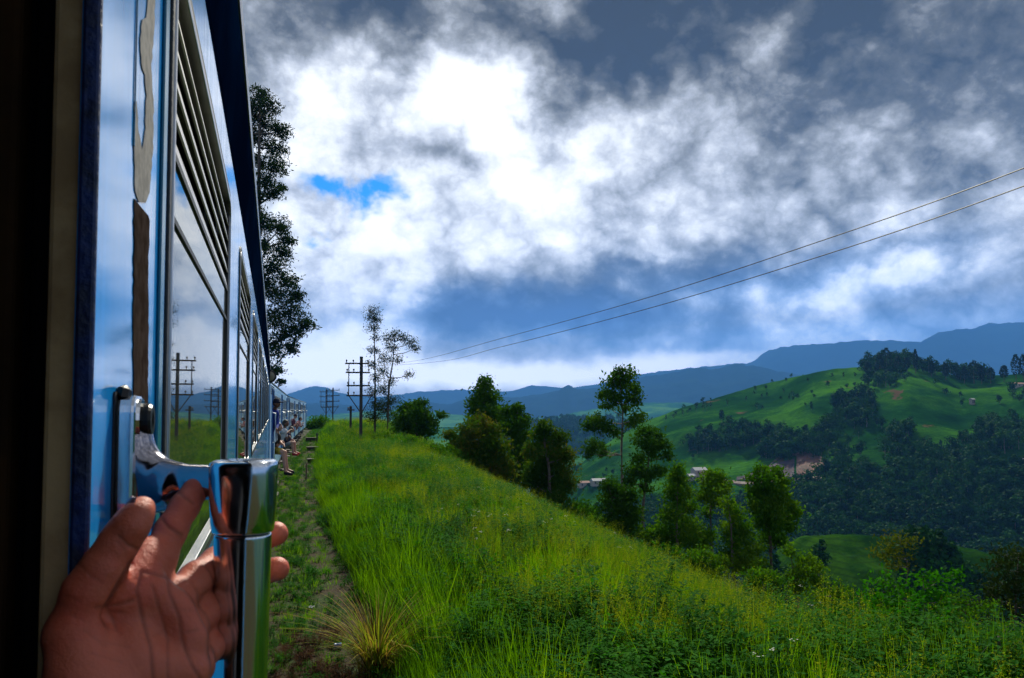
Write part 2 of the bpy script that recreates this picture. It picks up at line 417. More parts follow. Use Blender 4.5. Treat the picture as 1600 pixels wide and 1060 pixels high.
def hill_material(name, dark, mid, light, sc, rows=0.0, bare=None, rowscale=.35):
    m = bpy.data.materials.new(name); m.use_nodes = True; t = NT(m.node_tree); p = t.N['Principled BSDF']
    g = t.n('ShaderNodeNewGeometry'); P = g.outputs['Position']
    P2 = t.vm('MULTIPLY', P, (1, 1, 1.6)).outputs[0]
    a = t.noise(P2, sc, 8, .62, .6); b = t.noise(P2, sc*5, 6, .65); c2 = t.noise(P, sc*40, 4, .7)
    f = t.m('ADD', t.m('MULTIPLY', a, .75), t.m('MULTIPLY', b, .25))
    f = t.m('ADD', f, t.m('MULTIPLY_ADD', c2, .14, -.07))
    c = t.ramp(f, [(.36, dark), (.47, mid), (.60, light)])
    if rows:
        w = t.n('ShaderNodeTexWave'); w.wave_type = 'BANDS'; w.bands_direction = 'Z'; w.inputs['Scale'].default_value = rowscale
        w.inputs['Distortion'].default_value = 6.0; w.inputs['Detail'].default_value = 3; w.inputs['Detail Scale'].default_value = .15
        t.L.new(P, w.inputs['Vector']); c = t.mix(t.m('MULTIPLY', t.smooth(w.outputs['Fac'], .0, .35), 1.0), t.mix(rows, c, (.008, .025, .008)), c)
    if bare:
        q = t.noise(P2, sc*3.1, 5, .6, .4); c = t.mix(t.smooth(q, .64, .70), c, bare)
    t.L.new(c, p.inputs['Base Color']); p.inputs['Roughness'].default_value = 1.0; p.inputs['Specular IOR Level'].default_value = 0.0
    bp = t.n('ShaderNodeBump'); bp.inputs['Strength'].default_value = .8; bp.inputs['Distance'].default_value = .35/sc*.02
    t.L.new(t.noise(P, sc*30, 6, .7), bp.inputs['Height']); t.L.new(bp.outputs[0], p.inputs['Normal'])
    return m

class Hill:
    """a hill with a real slope: its crest runs at distance rc, its foot at rf"""
    def __init__(s, crest, rc, rf, zf, rb, zb, amp, seed, nu=260, nv=90, prof=1.0, fine=0.0):
        cx = np.array([c[0] for c in crest], float); cy = np.array([c[1] for c in crest], float)
        az = [math.atan2(*(ray(x, 600)[:2])) for x in cx]
        el = []
        for x, y in zip(cx, cy): v = ray(x, y); el.append(v[2]/math.hypot(v[0], v[1]))
        s.az, s.el = np.array(az), np.array(el)
        s.p = (rc, rf, zf, rb, zb, amp, seed, prof, fine); s.nu, s.nv = nu, nv
    def z(s, A, r):
        rc, rf, zf, rb, zb, amp, seed, prof, fine = s.p
        rcc = rc*(1 + .10*(vnoise(A*6, A*0, 1.0, seed, 3)-.5)*2)
        zc = EYE + np.interp(A, s.az, s.el)*rcc
        t = np.clip((r-rf)/(rcc-rf), 0, 1); tb = np.clip((r-rcc)/(rb-rcc), 0, 1)
        X, Y = r*np.sin(A), r*np.cos(A)
        k = 3.0/abs(rc-rf)
        bump = amp*((vnoise(X, Y, k, seed+1, 5)-.5)*2 + .8*(1-2*np.abs(vnoise(X, Y, k*.7, seed+2, 4)-.5)*2)-.2)
        sm = (1-np.cos(math.pi*t))/2; sl = prof*t+(1-prof)*sm
        front = zf + (zc-zf)*sl + bump*np.sin(math.pi*t)**.8
        back = zc + (zb-zc)*smooth01(tb)
        return np.where(r < rcc, front, back) + fine*(vnoise(X, Y, k*14, seed+5, 3)-.5)
    def build(s, m, name='hill'):
        rc, rf, _, rb = s.p[:4]
        a = np.linspace(s.az[0], s.az[-1], s.nu); r = np.concatenate([np.linspace(rf, rc*1.1, s.nv), np.linspace(rc*1.1, rb, 14)[1:]])
        A, RR = np.meshgrid(a, r, indexing='ij'); Z = s.z(A, RR)
        return structure(grid_obj(name, RR*np.sin(A), RR*np.cos(A), Z, m))

M_far = hill_material('far_mountain_forest', (.004, .012, .014), (.007, .020, .018), (.012, .028, .018), .0006)
M_mid = hill_material('valley_hills', (.006, .04, .012), (.016, .085, .010), (.07, .18, .008), .004)
M_tea = hill_material('tea_hill', (.003, .026, .004), (.009, .055, .005), (.045, .155, .006), .010, rows=.65, bare=(.10, .065, .035))
M_spur = hill_material('tea_spur', (.003, .016, .003), (.008, .036, .004), (.030, .085, .006), .03, rows=.4)

MOUNT = [(-900, 590), (-300, 570), (100, 600), (430, 622), (462, 612), (490, 603), (512, 607), (545, 618), (600, 620), (650, 613), (700, 610), (745, 609), (790, 613), (832, 602),
         (868, 606), (900, 606), (955, 596), (1010, 583), (1060, 577), (1120, 571), (1176, 567), (1192, 551), (1222, 541), (1290, 537), (1345, 531), (1400, 532), (1440, 534), (1468, 520),
         (1500, 514), (1515, 515), (1545, 505), (1600, 503), (1660, 500), (1800, 520), (2200, 515), (3200, 560), (5000, 570)]
Hill(MOUNT, 9600, 7300, -170, 10600, -200, 90, 3, 500, 50, fine=40).build(M_far, 'mountain_range')
M2 = [(-900, 640), (300, 630), (430, 632), (500, 630), (560, 634), (640, 628), (700, 632), (740, 622), (800, 622), (850, 616), (872, 611), (887, 602), (902, 609), (950, 604), (985, 592), (1040, 584),
      (1080, 576), (1090, 573), (1110, 578), (1150, 568), (1180, 572), (1240, 585), (1300, 590), (1420, 592), (1600, 590), (2200, 580), (3200, 600)]
Hill(M2, 6300, 4700, -170, 7000, -200, 70, 11, 500, 50, fine=30).build(M_far, 'mountain_range')
M3 = [(-900, 660), (300, 650), (430, 655), (520, 648), (570, 643), (620, 640), (680, 646), (760, 652), (850, 654), (900, 645), (960, 633), (1000, 630), (1040, 629), (1100, 632), (1180, 640), (1600, 640), (2600, 640)]
Hill(M3, 4300, 2900, -172, 5200, -190, 30, 21, 420, 50, fine=16).build(M_mid)
M4 = [(-900, 690), (430, 672), (560, 668), (640, 664), (700, 668), (780, 672), (840, 662), (880, 658), (920, 661), (980, 655), (1060, 660), (1200, 670), (1600, 680), (2600, 690)]
H4 = Hill(M4, 1900, 1200, -150, 2300, -175, 18, 31, 420, 60, fine=6); H4.build(M_mid)
HC = [(780, 830), (850, 775), (885, 745), (930, 705), (965, 682), (1000, 662), (1050, 643), (1100, 627), (1180, 604), (1250, 587), (1300, 577), (1345, 574), (1390, 568), (1420, 566), (1450, 577), (1500, 588), (1560, 586), (1600, 584),
      (1700, 578), (1900, 590), (2300, 600), (3200, 640), (5000, 700)]
H5 = Hill(HC, 820, 330, -108, 1150, -150, 17, 44, 560, 170, prof=.72, fine=2.0); H5.build(M_tea)
HS = [(1180, 905), (1210, 862), (1250, 838), (1330, 836), (1400, 842), (1480, 850), (1560, 872), (1640, 890), (1800, 900), (2200, 900), (3200, 980)]
H6 = Hill(HS, 190, 110, -62, 250, -95, 4.5, 52, 300, 120, prof=.7, fine=.7); H6.build(M_spur)

def blobtree(seed, n, w, h, leaf, trunk=True, cone=.0, mi=0):
    r = np.random.default_rng(seed); mb = MB()
    nb = 9; cs = [(r.normal(0, .42)*w*.5*(1-cone*k/nb), r.normal(0, .42)*w*.5*(1-cone*k/nb), h*(.38+.55*k/nb), w*.5*(.45+.3*r.random())*(1-cone*k/nb)) for k in range(nb)]
    for i in range(n):
        c = cs[i % nb]; d = r.normal(size=3); d /= np.linalg.norm(d); p = np.array(c[:3]) + d*c[3]*(.75+.3*r.random())*np.array([1, 1, .85])
        nrm = d + r.normal(size=3)*.5; nrm /= np.linalg.norm(nrm); a = np.cross(nrm, r.normal(size=3)); a /= np.linalg.norm(a); b = np.cross(nrm, a)
        s = leaf*(.6+.8*r.random()); mb.add([p-a*s, p+b*s*.8, p+a*s, p-b*s*.8], [(0, 1, 2, 3)], mi)
    if trunk: mb.tube([(0, 0, -1.0), (w*.03, 0, h*.4), (0, 0, h*.8)], [w*.035, w*.03, .01], 5, 1)
    return mb
M_farleaf = leaf_mat('forest_leaves', [(.003, .022, .006), (.010, .055, .010), (.030, .105, .012)], trans=.2, vscale=.02)
M_farleaf2 = leaf_mat('grove_leaves', [(.015, .05, .012), (.03, .085, .015), (.06, .11, .02)], trans=.25, vscale=.02)
M_bark = mat('bark', (.06, .045, .035), .9, var=(.12, .10, .085), vscale=6, bump=.5, bscale=25)
M_bark_pale = mat('pale_bark', (.20, .17, .14), .85, var=(.09, .07, .055), vscale=5, bump=.3, bscale=20)
fp = [proto('forest_tree_%d' % k, blobtree(k, 230, 7.0+k, 11+1.3*k, .75, cone=.25*(k % 3)), [M_farleaf, M_bark_pale]) for k in range(4)]
def inpoly(px, py, poly):
    c = np.zeros(np.shape(px), bool); n = len(poly)
    for i in range(n):
        x1, y1 = poly[i]; x2, y2 = poly[(i+1) % n]
        c ^= ((y1 > py) != (y2 > py)) & (px < (x2-x1)*(py-y1)/((y2-y1) if y2 != y1 else 1e-9) + x1)
    return c
WOODS = [[(1185, 716), (1235, 690), (1290, 672), (1322, 640), (1350, 632), (1368, 668), (1420, 664), (1428, 700), (1470, 712), (1530, 684), (1600, 668), (1600, 700), (1555, 720), (1600, 740), (2600, 700), (2600, 1200), (900, 1200), (880, 800), (1190, 790), (1290, 745), (1290, 715)],
         [(1072, 690), (1098, 662), (1130, 656), (1168, 672), (1240, 676), (1245, 696), (1180, 712), (1075, 708)], [(1300, 640), (1345, 618), (1365, 640), (1352, 665), (1300, 668)],
         [(1350, 572), (1385, 560), (1440, 560), (1475, 574), (1545, 584), (1530, 596), (1440, 588), (1400, 598), (1375, 612), (1352, 590)],
         [(1555, 615), (1610, 610), (2300, 600), (2300, 640), (1560, 640)]]
def forest_points():
    P = []
    n = 60000
    A = rng.uniform(H5.az[2], H5.az[0] + 1.35, n); r = 330*np.exp(rng.random(n)*math.log(900/330))
    Z = H5.z(A, r); X = r*np.sin(A); Y = r*np.cos(A)
    q = np.stack([X, Y, Z-EYE], 1); d = q@FW; px = 800+F*(q@RT)/d; py = 530-F*(q@UP)/d+cd.shift_y*1600
    wx = px + 22*(vnoise(X, Y, .02, 61)-.5)*2; wy = py + 16*(vnoise(X, Y, .02, 62)-.5)*2
    keep = np.zeros(n, bool)
    for w in WOODS: keep |= inpoly(wx, wy, w)
    dens = np.where(keep, .36, .03*(vnoise(X, Y, .02, 64) > .60)) ; dens = np.where(keep & (vnoise(X, Y, .012, 63) < .42), .04, dens)
    k = (rng.random(n) < dens) & (px > 860) & (d > 0)
    return np.stack([X, Y, Z-.5], 1)[k], keep[k]
fpts, inw = forest_points()
fn = len(fpts); print('forest', fn)
fs = np.where(inw, rng.uniform(.45, 1.1, fn), rng.uniform(.25, .5, fn))
scatter('hillside_wood', fpts, np.stack([np.zeros(fn), np.zeros(fn), rng.random(fn)*6.28], 1), fs, rng.integers(0, 4, fn), fp,
        'dark green wood covering the lower slopes of the tea hill', 'wood')
# second wood on the valley hills
def wood_on(H, n, pxr, seed, thr, name, label, sc, r0, r1, fq=None):
    A = rng.uniform(math.atan2(*ray(pxr[0], 600)[:2]), math.atan2(*ray(pxr[1], 600)[:2]), n); r = rng.uniform(r0, r1, n)
    X, Y = r*np.sin(A), r*np.cos(A); k = vnoise(X, Y, fq or 6/(r1-r0+400), seed) > thr; A, r, X, Y = A[k], r[k], X[k], Y[k]
    Z = H.z(A, r); m = len(A)
    scatter(name, np.stack([X, Y, Z-.5], 1), np.stack([np.zeros(m), np.zeros(m), rng.random(m)*6.28], 1), rng.uniform(.8, 1.4, m)*sc, rng.integers(0, 4, m), fp, label, 'wood')
fp2 = [proto('grove_tree_%d' % k, blobtree(20+k, 230, 7.0+k, 11+1.3*k, .75, cone=.25*(k % 3)), [M_farleaf2, M_bark_pale]) for k in range(4)]
wood_on(H4, 7000, (430, 1250), 71, .5, 'valley_wood', 'far dark wood patches over the low hills of the valley', 1.2, 1250, 2000)
_fp = fp; fp = [proto('spur_tree_%d' % k, blobtree(30+k, 260, 4.6+k*.5, 8+1.0*k, .42, cone=.25*(k % 3)), [M_farleaf, M_bark_pale]) for k in range(4)]
wood_on(H6, 1500, (1180, 2200), 81, .42, 'spur_wood', 'shadowy wood below the green spur at lower right', .8, 115, 176, .05)
fp = _fp

# haze: one closed box of air
hz = MB(); hz.box((-13500, -13500, -420), (13500, 13500, 1250))
M_haze = bpy.data.materials.new('haze'); M_haze.use_nodes = True; _t = NT(M_haze.node_tree); _t.N.clear()
_v = _t.n('ShaderNodeVolumePrincipled'); _o = _t.n('ShaderNodeOutputMaterial'); _t.L.new(_v.outputs[0], _o.inputs['Volume'])
_v.inputs['Color'].default_value = (.13, .40, 1.0, 1); _v.inputs['Density'].default_value = 1.0e-4
M_haze.cycles.homogeneous_volume = True
stuff(hz.build('haze', M_haze))
# ---------------------------------------------------------------- own coach
DX = .105                                   # its side runs this far left of the lens
def paint(name, col, teal=None, rough=.10, wav=.25):
    m = bpy.data.materials.new(name); m.use_nodes = True; t = NT(m.node_tree); p = t.N['Principled BSDF']
    tc = t.n('ShaderNodeTexCoord'); g = t.n('ShaderNodeNewGeometry'); P = g.outputs['Position']
    st = t.vm('MULTIPLY', P, (1, 6, .6)).outputs[0]
    c = t.mix(t.smooth(t.noise(st, 2.2, 6, .6), .35, .7), col, tuple(min(1, a*1.35+.01) for a in col))
    grime = t.noise(t.vm('MULTIPLY', P, (1, 14, .5)).outputs[0], 3.0, 8, .65)
    c = t.mix(t.m('MULTIPLY', t.smooth(grime, .52, .8), .45), c, (.10, .13, .15))
    t.L.new(c, p.inputs['Base Color']); p.inputs['Roughness'].default_value = rough
    t.L.new(t.m('MULTIPLY_ADD', t.smooth(grime, .4, .75), .16, rough), p.inputs['Roughness'])
    p.inputs['Specular IOR Level'].default_value = .3; p.inputs['Coat Weight'].default_value = .35; p.inputs['Coat Roughness'].default_value = .03
    b = t.n('ShaderNodeBump'); b.inputs['Strength'].default_value = wav; b.inputs['Distance'].default_value = .004
    t.L.new(t.noise(t.vm('MULTIPLY', P, (1, 1.2, .5)).outputs[0], 2.6, 3, .5), b.inputs['Height'])
    t.L.new(b.outputs[0], p.inputs['Normal']); return m
M_blue = paint('coach_blue_paint', (.008, .24, .64))
M_navy = mat('navy_paint', (.003, .012, .06), .35, var=(.006, .03, .14), vscale=8, bump=.5, bscale=60, bdist=.002)
M_jamb = mat('chipped_navy_paint', (.001, .02, .12), .5, var=(.002, .008, .035), vscale=55, bump=.9, bscale=90, bdist=.002)
M_cant = mat('cantrail_shade', (.0005, .0022, .010), .8, spec=0.0, var=(.0008, .006, .022), vscale=2, bump=.2, bscale=4, bdist=.004)  # near-black navy: shade of the down-facing overhang painted into the colour
M_roof = mat('roof_paint', (.10, .11, .12), .6, var=(.06, .07, .08), vscale=2)
M_alu = mat('aluminium', (.46, .46, .45), .36, 1.0, var=(.34, .34, .34), vscale=9, bump=.08, bscale=80, bdist=.001)
M_slat = mat('slat_aluminium', (.60, .58, .55), .38, .8, var=(.42, .41, .39), vscale=14)
M_rubber = mat('black_rubber', (.012, .012, .013), .55, bump=.2, bscale=80)
M_teal = mat('teal_edge_paint', (.002, .13, .20), .25)
M_seal = mat('tan_seal', (.40, .27, .13), .9, spec=.1, var=(.24, .15, .07), vscale=18, bump=.3, bscale=40, bdist=.003)
M_brown = mat('dark_brown_lining', (.040, .018, .006), .85, spec=.05, var=(.014, .008, .004), vscale=6)
M_black = mat('black_interior', (.003, .003, .004), .8, spec=.05)
M_inner = mat('cream_interior', (.10, .10, .085), .7)
M_frame = mat('underframe', (.022, .020, .018), .8, var=(.045, .034, .025), vscale=7)
M_peel = mat('bare_primer', (.30, .28, .26), .9, spec=.05, var=(.20, .19, .18), vscale=90, bump=.5, bscale=140, bdist=.001)
M_peel2 = mat('exposed_brown_undercoat', (.030, .020, .016), .95, spec=0.0, var=(.055, .040, .034), vscale=60, bump=.6, bscale=120, bdist=.001)
def glass_mat(name, tint=(.55, .6, .58), ior=2.9):
    m = bpy.data.materials.new(name); m.use_nodes = True; t = NT(m.node_tree); t.N.remove(t.N['Principled BSDF'])
    gl = t.n('ShaderNodeBsdfGlossy'); gl.inputs['Roughness'].default_value = .012; gl.inputs['Color'].default_value = (.92, .92, .88, 1)
    tr = t.n('ShaderNodeBsdfTransparent'); tr.inputs[0].default_value = (*tint, 1)
    fr = t.n('ShaderNodeFresnel'); fr.inputs[0].default_value = ior
    df = t.n('ShaderNodeBsdfDiffuse'); df.inputs[0].default_value = (.5, .5, .45, 1)
    m0 = t.n('ShaderNodeMixShader'); g = t.n('ShaderNodeNewGeometry')
    m0.inputs[0].default_value = .07; t.L.new(tr.outputs[0], m0.inputs[1]); t.L.new(df.outputs[0], m0.inputs[2])
    ms = t.n('ShaderNodeMixShader'); t.L.new(fr.outputs[0], ms.inputs[0]); t.L.new(m0.outputs[0], ms.inputs[1]); t.L.new(gl.outputs[0], ms.inputs[2])
    t.L.new(ms.outputs[0], t.N['Material Output'].inputs[0]); return m
M_glass = glass_mat('window_glass')
def chrome_mat():
    m = bpy.data.materials.new('chrome'); m.use_nodes = True; t = NT(m.node_tree); p = t.N['Principled BSDF']
    g = t.n('ShaderNodeTexCoord'); P = g.outputs['Object']
    n = t.noise(P, 28, 4, .5); n2 = t.noise(t.vm('MULTIPLY', P, (6, 6, 1)).outputs[0], 20, 5, .7)
    p.inputs['Metallic'].default_value = 1; p.inputs['Base Color'].default_value = (.68, .69, .70, 1)
    t.L.new(t.m('MULTIPLY_ADD', t.smooth(n, .5, .85), 0.20, .10), p.inputs['Roughness'])
    b = t.n('ShaderNodeBump'); b.inputs['Strength'].default_value = .05; b.inputs['Distance'].default_value = .001
    t.L.new(n2, b.inputs['Height']); t.L.new(b.outputs[0], p.inputs['Normal']); return m
M_chrome = chrome_mat()
M_darkchrome = chrome_mat(); M_darkchrome.name = 'dark_reflection_chrome'; M_darkchrome.node_tree.nodes['Principled BSDF'].inputs['Base Color'].default_value = (.30, .28, .30, 1)  # chrome copy for the arm, dark purplish reflection put into its base colour
M_bolt = mat('dark_bolt', (.03, .028, .026), .35, .9, bump=.3, bscale=200, bdist=.001)

def yq(px): return float(at_x(px, 500, -DX)[1])       # where the side passes an image column
YJ = yq(146)                                           # door edge
Y0, Y1 = yq(259), yq(356)                              # first window
PERIOD = 1.66*DX/.11; COACH_END = 18.0
WZ0, WZ1 = EYE-.222, EYE+.485
Z_DIV1, Z_DIV2 = EYE+.272, EYE+.202
coach = thing('train_coach', 'nearest blue train coach with silver louvred windows, seen from its open doorway', 'train coach', (-1.5, 8.0, 0))
wins = []
k = 0
while Y0 + k*PERIOD + (Y1-Y0) < COACH_END-1.0: wins.append(Y0+k*PERIOD); k += 1
WW = Y1-Y0
for j in range(1, 5): wins.append(-1.2 - j*PERIOD)     # windows of the same coach behind the lens
INS = .012
def wall_sheet(x, thick, m, name, zlo, zhi, yj=None):
    yj = yj or YJ
    ybr = sorted(set([-8.0, -.62, yj, COACH_END] + [a for w in wins for a in (w+INS, w+WW-INS)]))
    zbr = [zlo, WZ0+INS, WZ1-INS, zhi]
    V = [(x, y, z) for y in ybr for z in zbr]; n = len(zbr); f = []
    for i in range(len(ybr)-1):
        ym = (ybr[i]+ybr[i+1])/2
        if -.62 < ym < yj: continue
        for j in range(n-1):
            if j == 1 and any(w < ym < w+WW for w in wins): continue
            f.append((i*n+j, (i+1)*n+j, (i+1)*n+j+1, i*n+j+1))
    o = mesh_obj(name, V, f, m, coach)
    s = o.modifiers.new('thickness', 'SOLIDIFY'); s.thickness = thick; s.offset = -1; return o
wall_sheet(-DX, .012, M_blue, 'side_panel', .98, EYE+.60)
wall_sheet(-DX-.045, .01, M_inner, 'lining', 1.12, EYE+.60, YJ+.14)
def rring(mb, x0, x1, ya, yb, za, zb, w, r, mi=0, seg=5):
    """rounded rectangular ring of width w, from x0 (in) to x1 (out)"""
    def loop(ins, rr):
        out = []
        for (cy, cz, a0) in ((yb-ins-rr, zb-ins-rr, 0), (ya+ins+rr, zb-ins-rr, 90), (ya+ins+rr, za+ins+rr, 180), (yb-ins-rr, za+ins+rr, 270)):
            for q in range(seg+1):
                a = R(a0+90*q/seg); out.append((cy+rr*math.cos(a), cz+rr*math.sin(a)))
        return out
    A = loop(0, r); B = loop(w, max(r-w, .004)); n = len(A)
    v = [(x1, *p) for p in A] + [(x1, *p) for p in B] + [(x0, *p) for p in A] + [(x0, *p) for p in B]; f = []
    for i in range(n):
        j = (i+1) % n; f += [(i, j, n+j, n+i), (2*n+j, 2*n+i, 3*n+i, 3*n+j), (2*n+i, 2*n+j, j, i), (n+i, n+j, 3*n+j, 3*n+i)]
    mb.add(v, f, mi)
def make_window(y):
    """built at y, in the parent's space"""
    mb = MB(); rring(mb, -DX-.034, -DX+.0030, y-.012, y+WW+.012, WZ0-.012, WZ1+.012, .016, .062, 1)
    rring(mb, -DX-.030, -DX+.0045, y+.003, y+WW-.003, WZ0+.003, WZ1-.003, .012, .05, 0)
    w = mb.build('window', [M_alu, M_rubber], coach, bevel=.0015)
    ya, yb = y+.014, y+WW-.014
    b = MB(); b.box((-DX-.007, ya, WZ0+.014), (-DX-.003, yb-.022, Z_DIV2)); b.build('pane', M_glass, w)
    b = MB(); b.box((-DX-.006, ya, Z_DIV2+.007), (-DX-.002, yb-.022, Z_DIV1-.004)); b.build('pane', M_glass, w)
    b = MB(); b.box((-DX-.020, ya, Z_DIV2), (-DX-.0005, yb-.022, Z_DIV2+.007)); b.build('divider', M_rubber, w)
    b = MB(); b.box((-DX-.020, ya, Z_DIV1-.004), (-DX+.0005, yb-.022, Z_DIV1+.004)); b.build('divider', M_rubber, w)
    b = MB(); b.box((-DX-.020, yb-.021, WZ0+.014), (-DX+.001, yb, WZ1-.04)); b.build('stile', M_rubber, w)
    nz = 5; z0, z1 = Z_DIV1+.004, WZ1-.030
    sl = None
    for q in range(nz):
        zc = z0 + (z1-z0)*(q+.30)/nz
        if sl is None:
            b = MB(); b.box((-DX-.0045, ya, zc-.0115), (-DX-.002, yb-.022, zc+.0115), rot=Matrix.Rotation(R(-12), 3, 'Y'))
            sl = b.build('slat', M_slat, w); zs = zc
        else:
            c = sl.copy(); COL.objects.link(c); c.parent = w; c.location = (sl.location[0], sl.location[1], sl.location[2]+zc-zs)
    return w
W0 = make_window(wins[0])
def copy_tree(o, parent=None):
    c = o.copy(); COL.objects.link(c)
    if parent is not None: c.parent = parent
    for ch in list(o.children): copy_tree(ch, c)
    return c
for y in wins[1:]:
    w = copy_tree(W0, coach); w.location = (0, y-wins[0], 0)
# the cantrail swells out over the side, then the roof curves away
xr = -DX
prof = [(xr-.03, EYE+.60), (xr-.0, EYE+.60), (xr+.003, EYE+.615), (xr+.008, EYE+.68), (xr+.016, EYE+.78), (xr+.020, EYE+.86), (xr+.016, EYE+.885), (xr-.04, EYE+.885)]
b = MB(); b.extr(prof, -8.0, COACH_END+.02); o = b.build('cantrail', M_cant, coach)
b = MB(); b.extr([(xr+.004, EYE+.886), (xr+.022, EYE+.886), (xr+.026, EYE+.90), (xr+.020, EYE+.905), (xr+.004, EYE+.90)], -8.0, COACH_END+.03); b.build('gutter', M_alu, coach)
W = 2.75
arc = [(xr-.04-.0, EYE+.87)] + [(xr-.03-(W-.06)*q/12, EYE+.905+.25*math.sin(math.pi*q/12)**.7) for q in range(13)] + [(xr-W+.04, EYE+.87)]
b = MB(); b.extr(arc, -8.0, COACH_END); b.build('roof', M_roof, coach, smooth=False)
b = MB(); b.box((xr-W, -8, .98), (xr-W+.05, COACH_END, EYE+.87)); b.build('far_side', M_inner, coach)
b = MB(); b.box((xr-W+.05, -8, .98), (xr-.036, COACH_END-.06, 1.10)); b.build('floor', M_black, coach)
b = MB(); b.box((xr-W+.05, COACH_END-.05, 1.10), (xr-.06, COACH_END, EYE+.86)); b.build('end_wall', M_navy, coach)
b = MB(); b.box((xr-W+.05, -8, 1.10), (xr-.06, -7.95, EYE+.86)); b.build('end_wall', M_navy, coach)
b = MB(); b.box((xr-W+.06, YJ+.12, 1.10), (xr-.17, YJ+.15, EYE+.86)); b.build('vestibule_wall', M_brown, coach)
b = MB(); b.box((xr-W+.2, -7.8, .70), (xr-.25, COACH_END-.2, .975)); b.box((xr-1.9, 4.5, .30), (xr-.35, 8.5, .70)); b.build('underframe', M_frame, coach)
def wheelset(parent, y, xside):
    for dy in (-1.1, 1.1):
        m_ = MB(); m_.tube([(xside-.52, y+dy, .44), (xside-.40, y+dy, .44), (xside-.38, y+dy, .44)], [.44, .44, .36], 24, 0, up=(0, 0, 1)); m_.build('wheel', M_frame, parent)
    m_ = MB(); m_.box((xside-.36, y-1.6, .38), (xside-.22, y+1.6, .66)); m_.box((xside-.34, y-.35, .2), (xside-.2, y+.35, .7)); m_.build('bogie_frame', M_frame, parent, bevel=.02)
wheelset(coach, COACH_END-2.7, xr)
# door jamb, seen edge on: chipped navy edge, tan seal, dark recess, brown lining
def xj(px, y): return float(at_y(px, 500, y)[0])
zl, zh = 1.0, EYE+.60
b = MB()
import itertools
ny = 60; x_out, x_in = -DX+.0015, xj(118, YJ-.004)
for q in range(ny):                       # slightly ragged paint edge
    pass
b.box((x_in, YJ-.006, zl), (x_out, YJ-.0005, zh)); b.build('door_edge', M_jamb, coach, bevel=.002)
b = MB(); b.box((xj(79, YJ+.01), YJ-.001, zl), (x_in-.0006, YJ+.03, zh)); b.build('door_seal', M_seal, coach, bevel=.003)
b = MB(); b.box((xj(58, YJ+.03), YJ+.012, zl), (xj(79, YJ+.01)-.0006, YJ+.06, zh)); b.build('door_guide', M_black, coach, bevel=.004)
b = MB(); b.box((xj(28, YJ+.02), YJ+.03, zl), (xj(58, YJ+.03)-.0006, YJ+.10, zh)); b.build('door_guide', M_black, coach)
b = MB(); b.box((xj(-60, YJ+.0), YJ+.012, zl), (xj(28, YJ+.02)-.0006, YJ+.05, zh)); b.build('door_leaf', M_brown, coach, bevel=.004)
# peeled patches beside the door
def flat_patch(name, pts, m):
    P = [at_x(x, y, -DX+.0008) for x, y in pts]; v = [tuple(p) for p in P] + [(p[0]-.0006, p[1], p[2]) for p in P]; n = len(P)
    f = [tuple(range(n))] + [(i, i+n, (i+1) % n + n, (i+1) % n) for i in range(n)]
    return mesh_obj(name, v, f, m, coach)
def jag(pts, amp, seed=1, step=9):
    r = random.Random(seed); out = []
    for i in range(len(pts)):
        a, c = pts[i], pts[(i+1) % len(pts)]; n = max(1, int(math.dist(a, c)/step))
        for q in range(n): t = q/n; out.append((a[0]+(c[0]-a[0])*t+r.uniform(-amp, amp), a[1]+(c[1]-a[1])*t+r.uniform(-amp, amp)))
    return out
flat_patch('peeled_paint_patch', jag([(233, -12), (243, -12), (241, 50), (237, 100), (240, 165), (239, 240), (234, 300), (228, 318), (218, 316), (211, 300), (210, 240), (211, 160), (214, 158), (217, 205), (222, 235), (227, 210), (229, 150), (227, 118), (221, 100), (220, 60), (222, 32), (229, 28)], .9), M_peel)
flat_patch('peeled_paint_patch', jag([(210, 310), (216, 318), (232, 338), (234, 345), (232, 420), (232, 520), (231, 632), (209, 632), (209, 520), (210, 420)], .8, 2), M_peel2)
b = MB(); p0 = at_x(214, -30, -DX); 
b.box((-DX+.0002, p0[1]-.001, EYE+.2), (-DX+.0012, p0[1]+.0005, EYE+.59)); b.build('panel_seam', M_teal, coach)
b = MB(); ys_ = yq(247.5); b.box((-DX+.0002, ys_-.012, WZ0-.9), (-DX+.003, ys_+.012, EYE+.585)); b.build('cover_strip', M_teal, coach, bevel=.001)
# round marker lamp near the far end
lc = at_x(421.5, 588, -.04); ly = COACH_END-.6
lx = float(at_y(421.5, 588, ly)[0]); lz = float(at_y(421.5, 588, ly)[2])
b = MB(); b.tube([(lx-.15, ly+.16, lz-.02), (lx, ly+.10, lz), (lx, ly+.02, lz)], [.05, .13, .145], 20, 0); lamp = b.build('marker_lamp', M_rubber, coach)
b = MB(); b.tube([(lx, ly+.02, lz), (lx, ly-.015, lz), (lx, ly-.035, lz)], [.105, .10, .03], 20, 0); b.build('lens', mat('lamp_lens', (.30, .24, .16), .25), lamp, smooth=False)

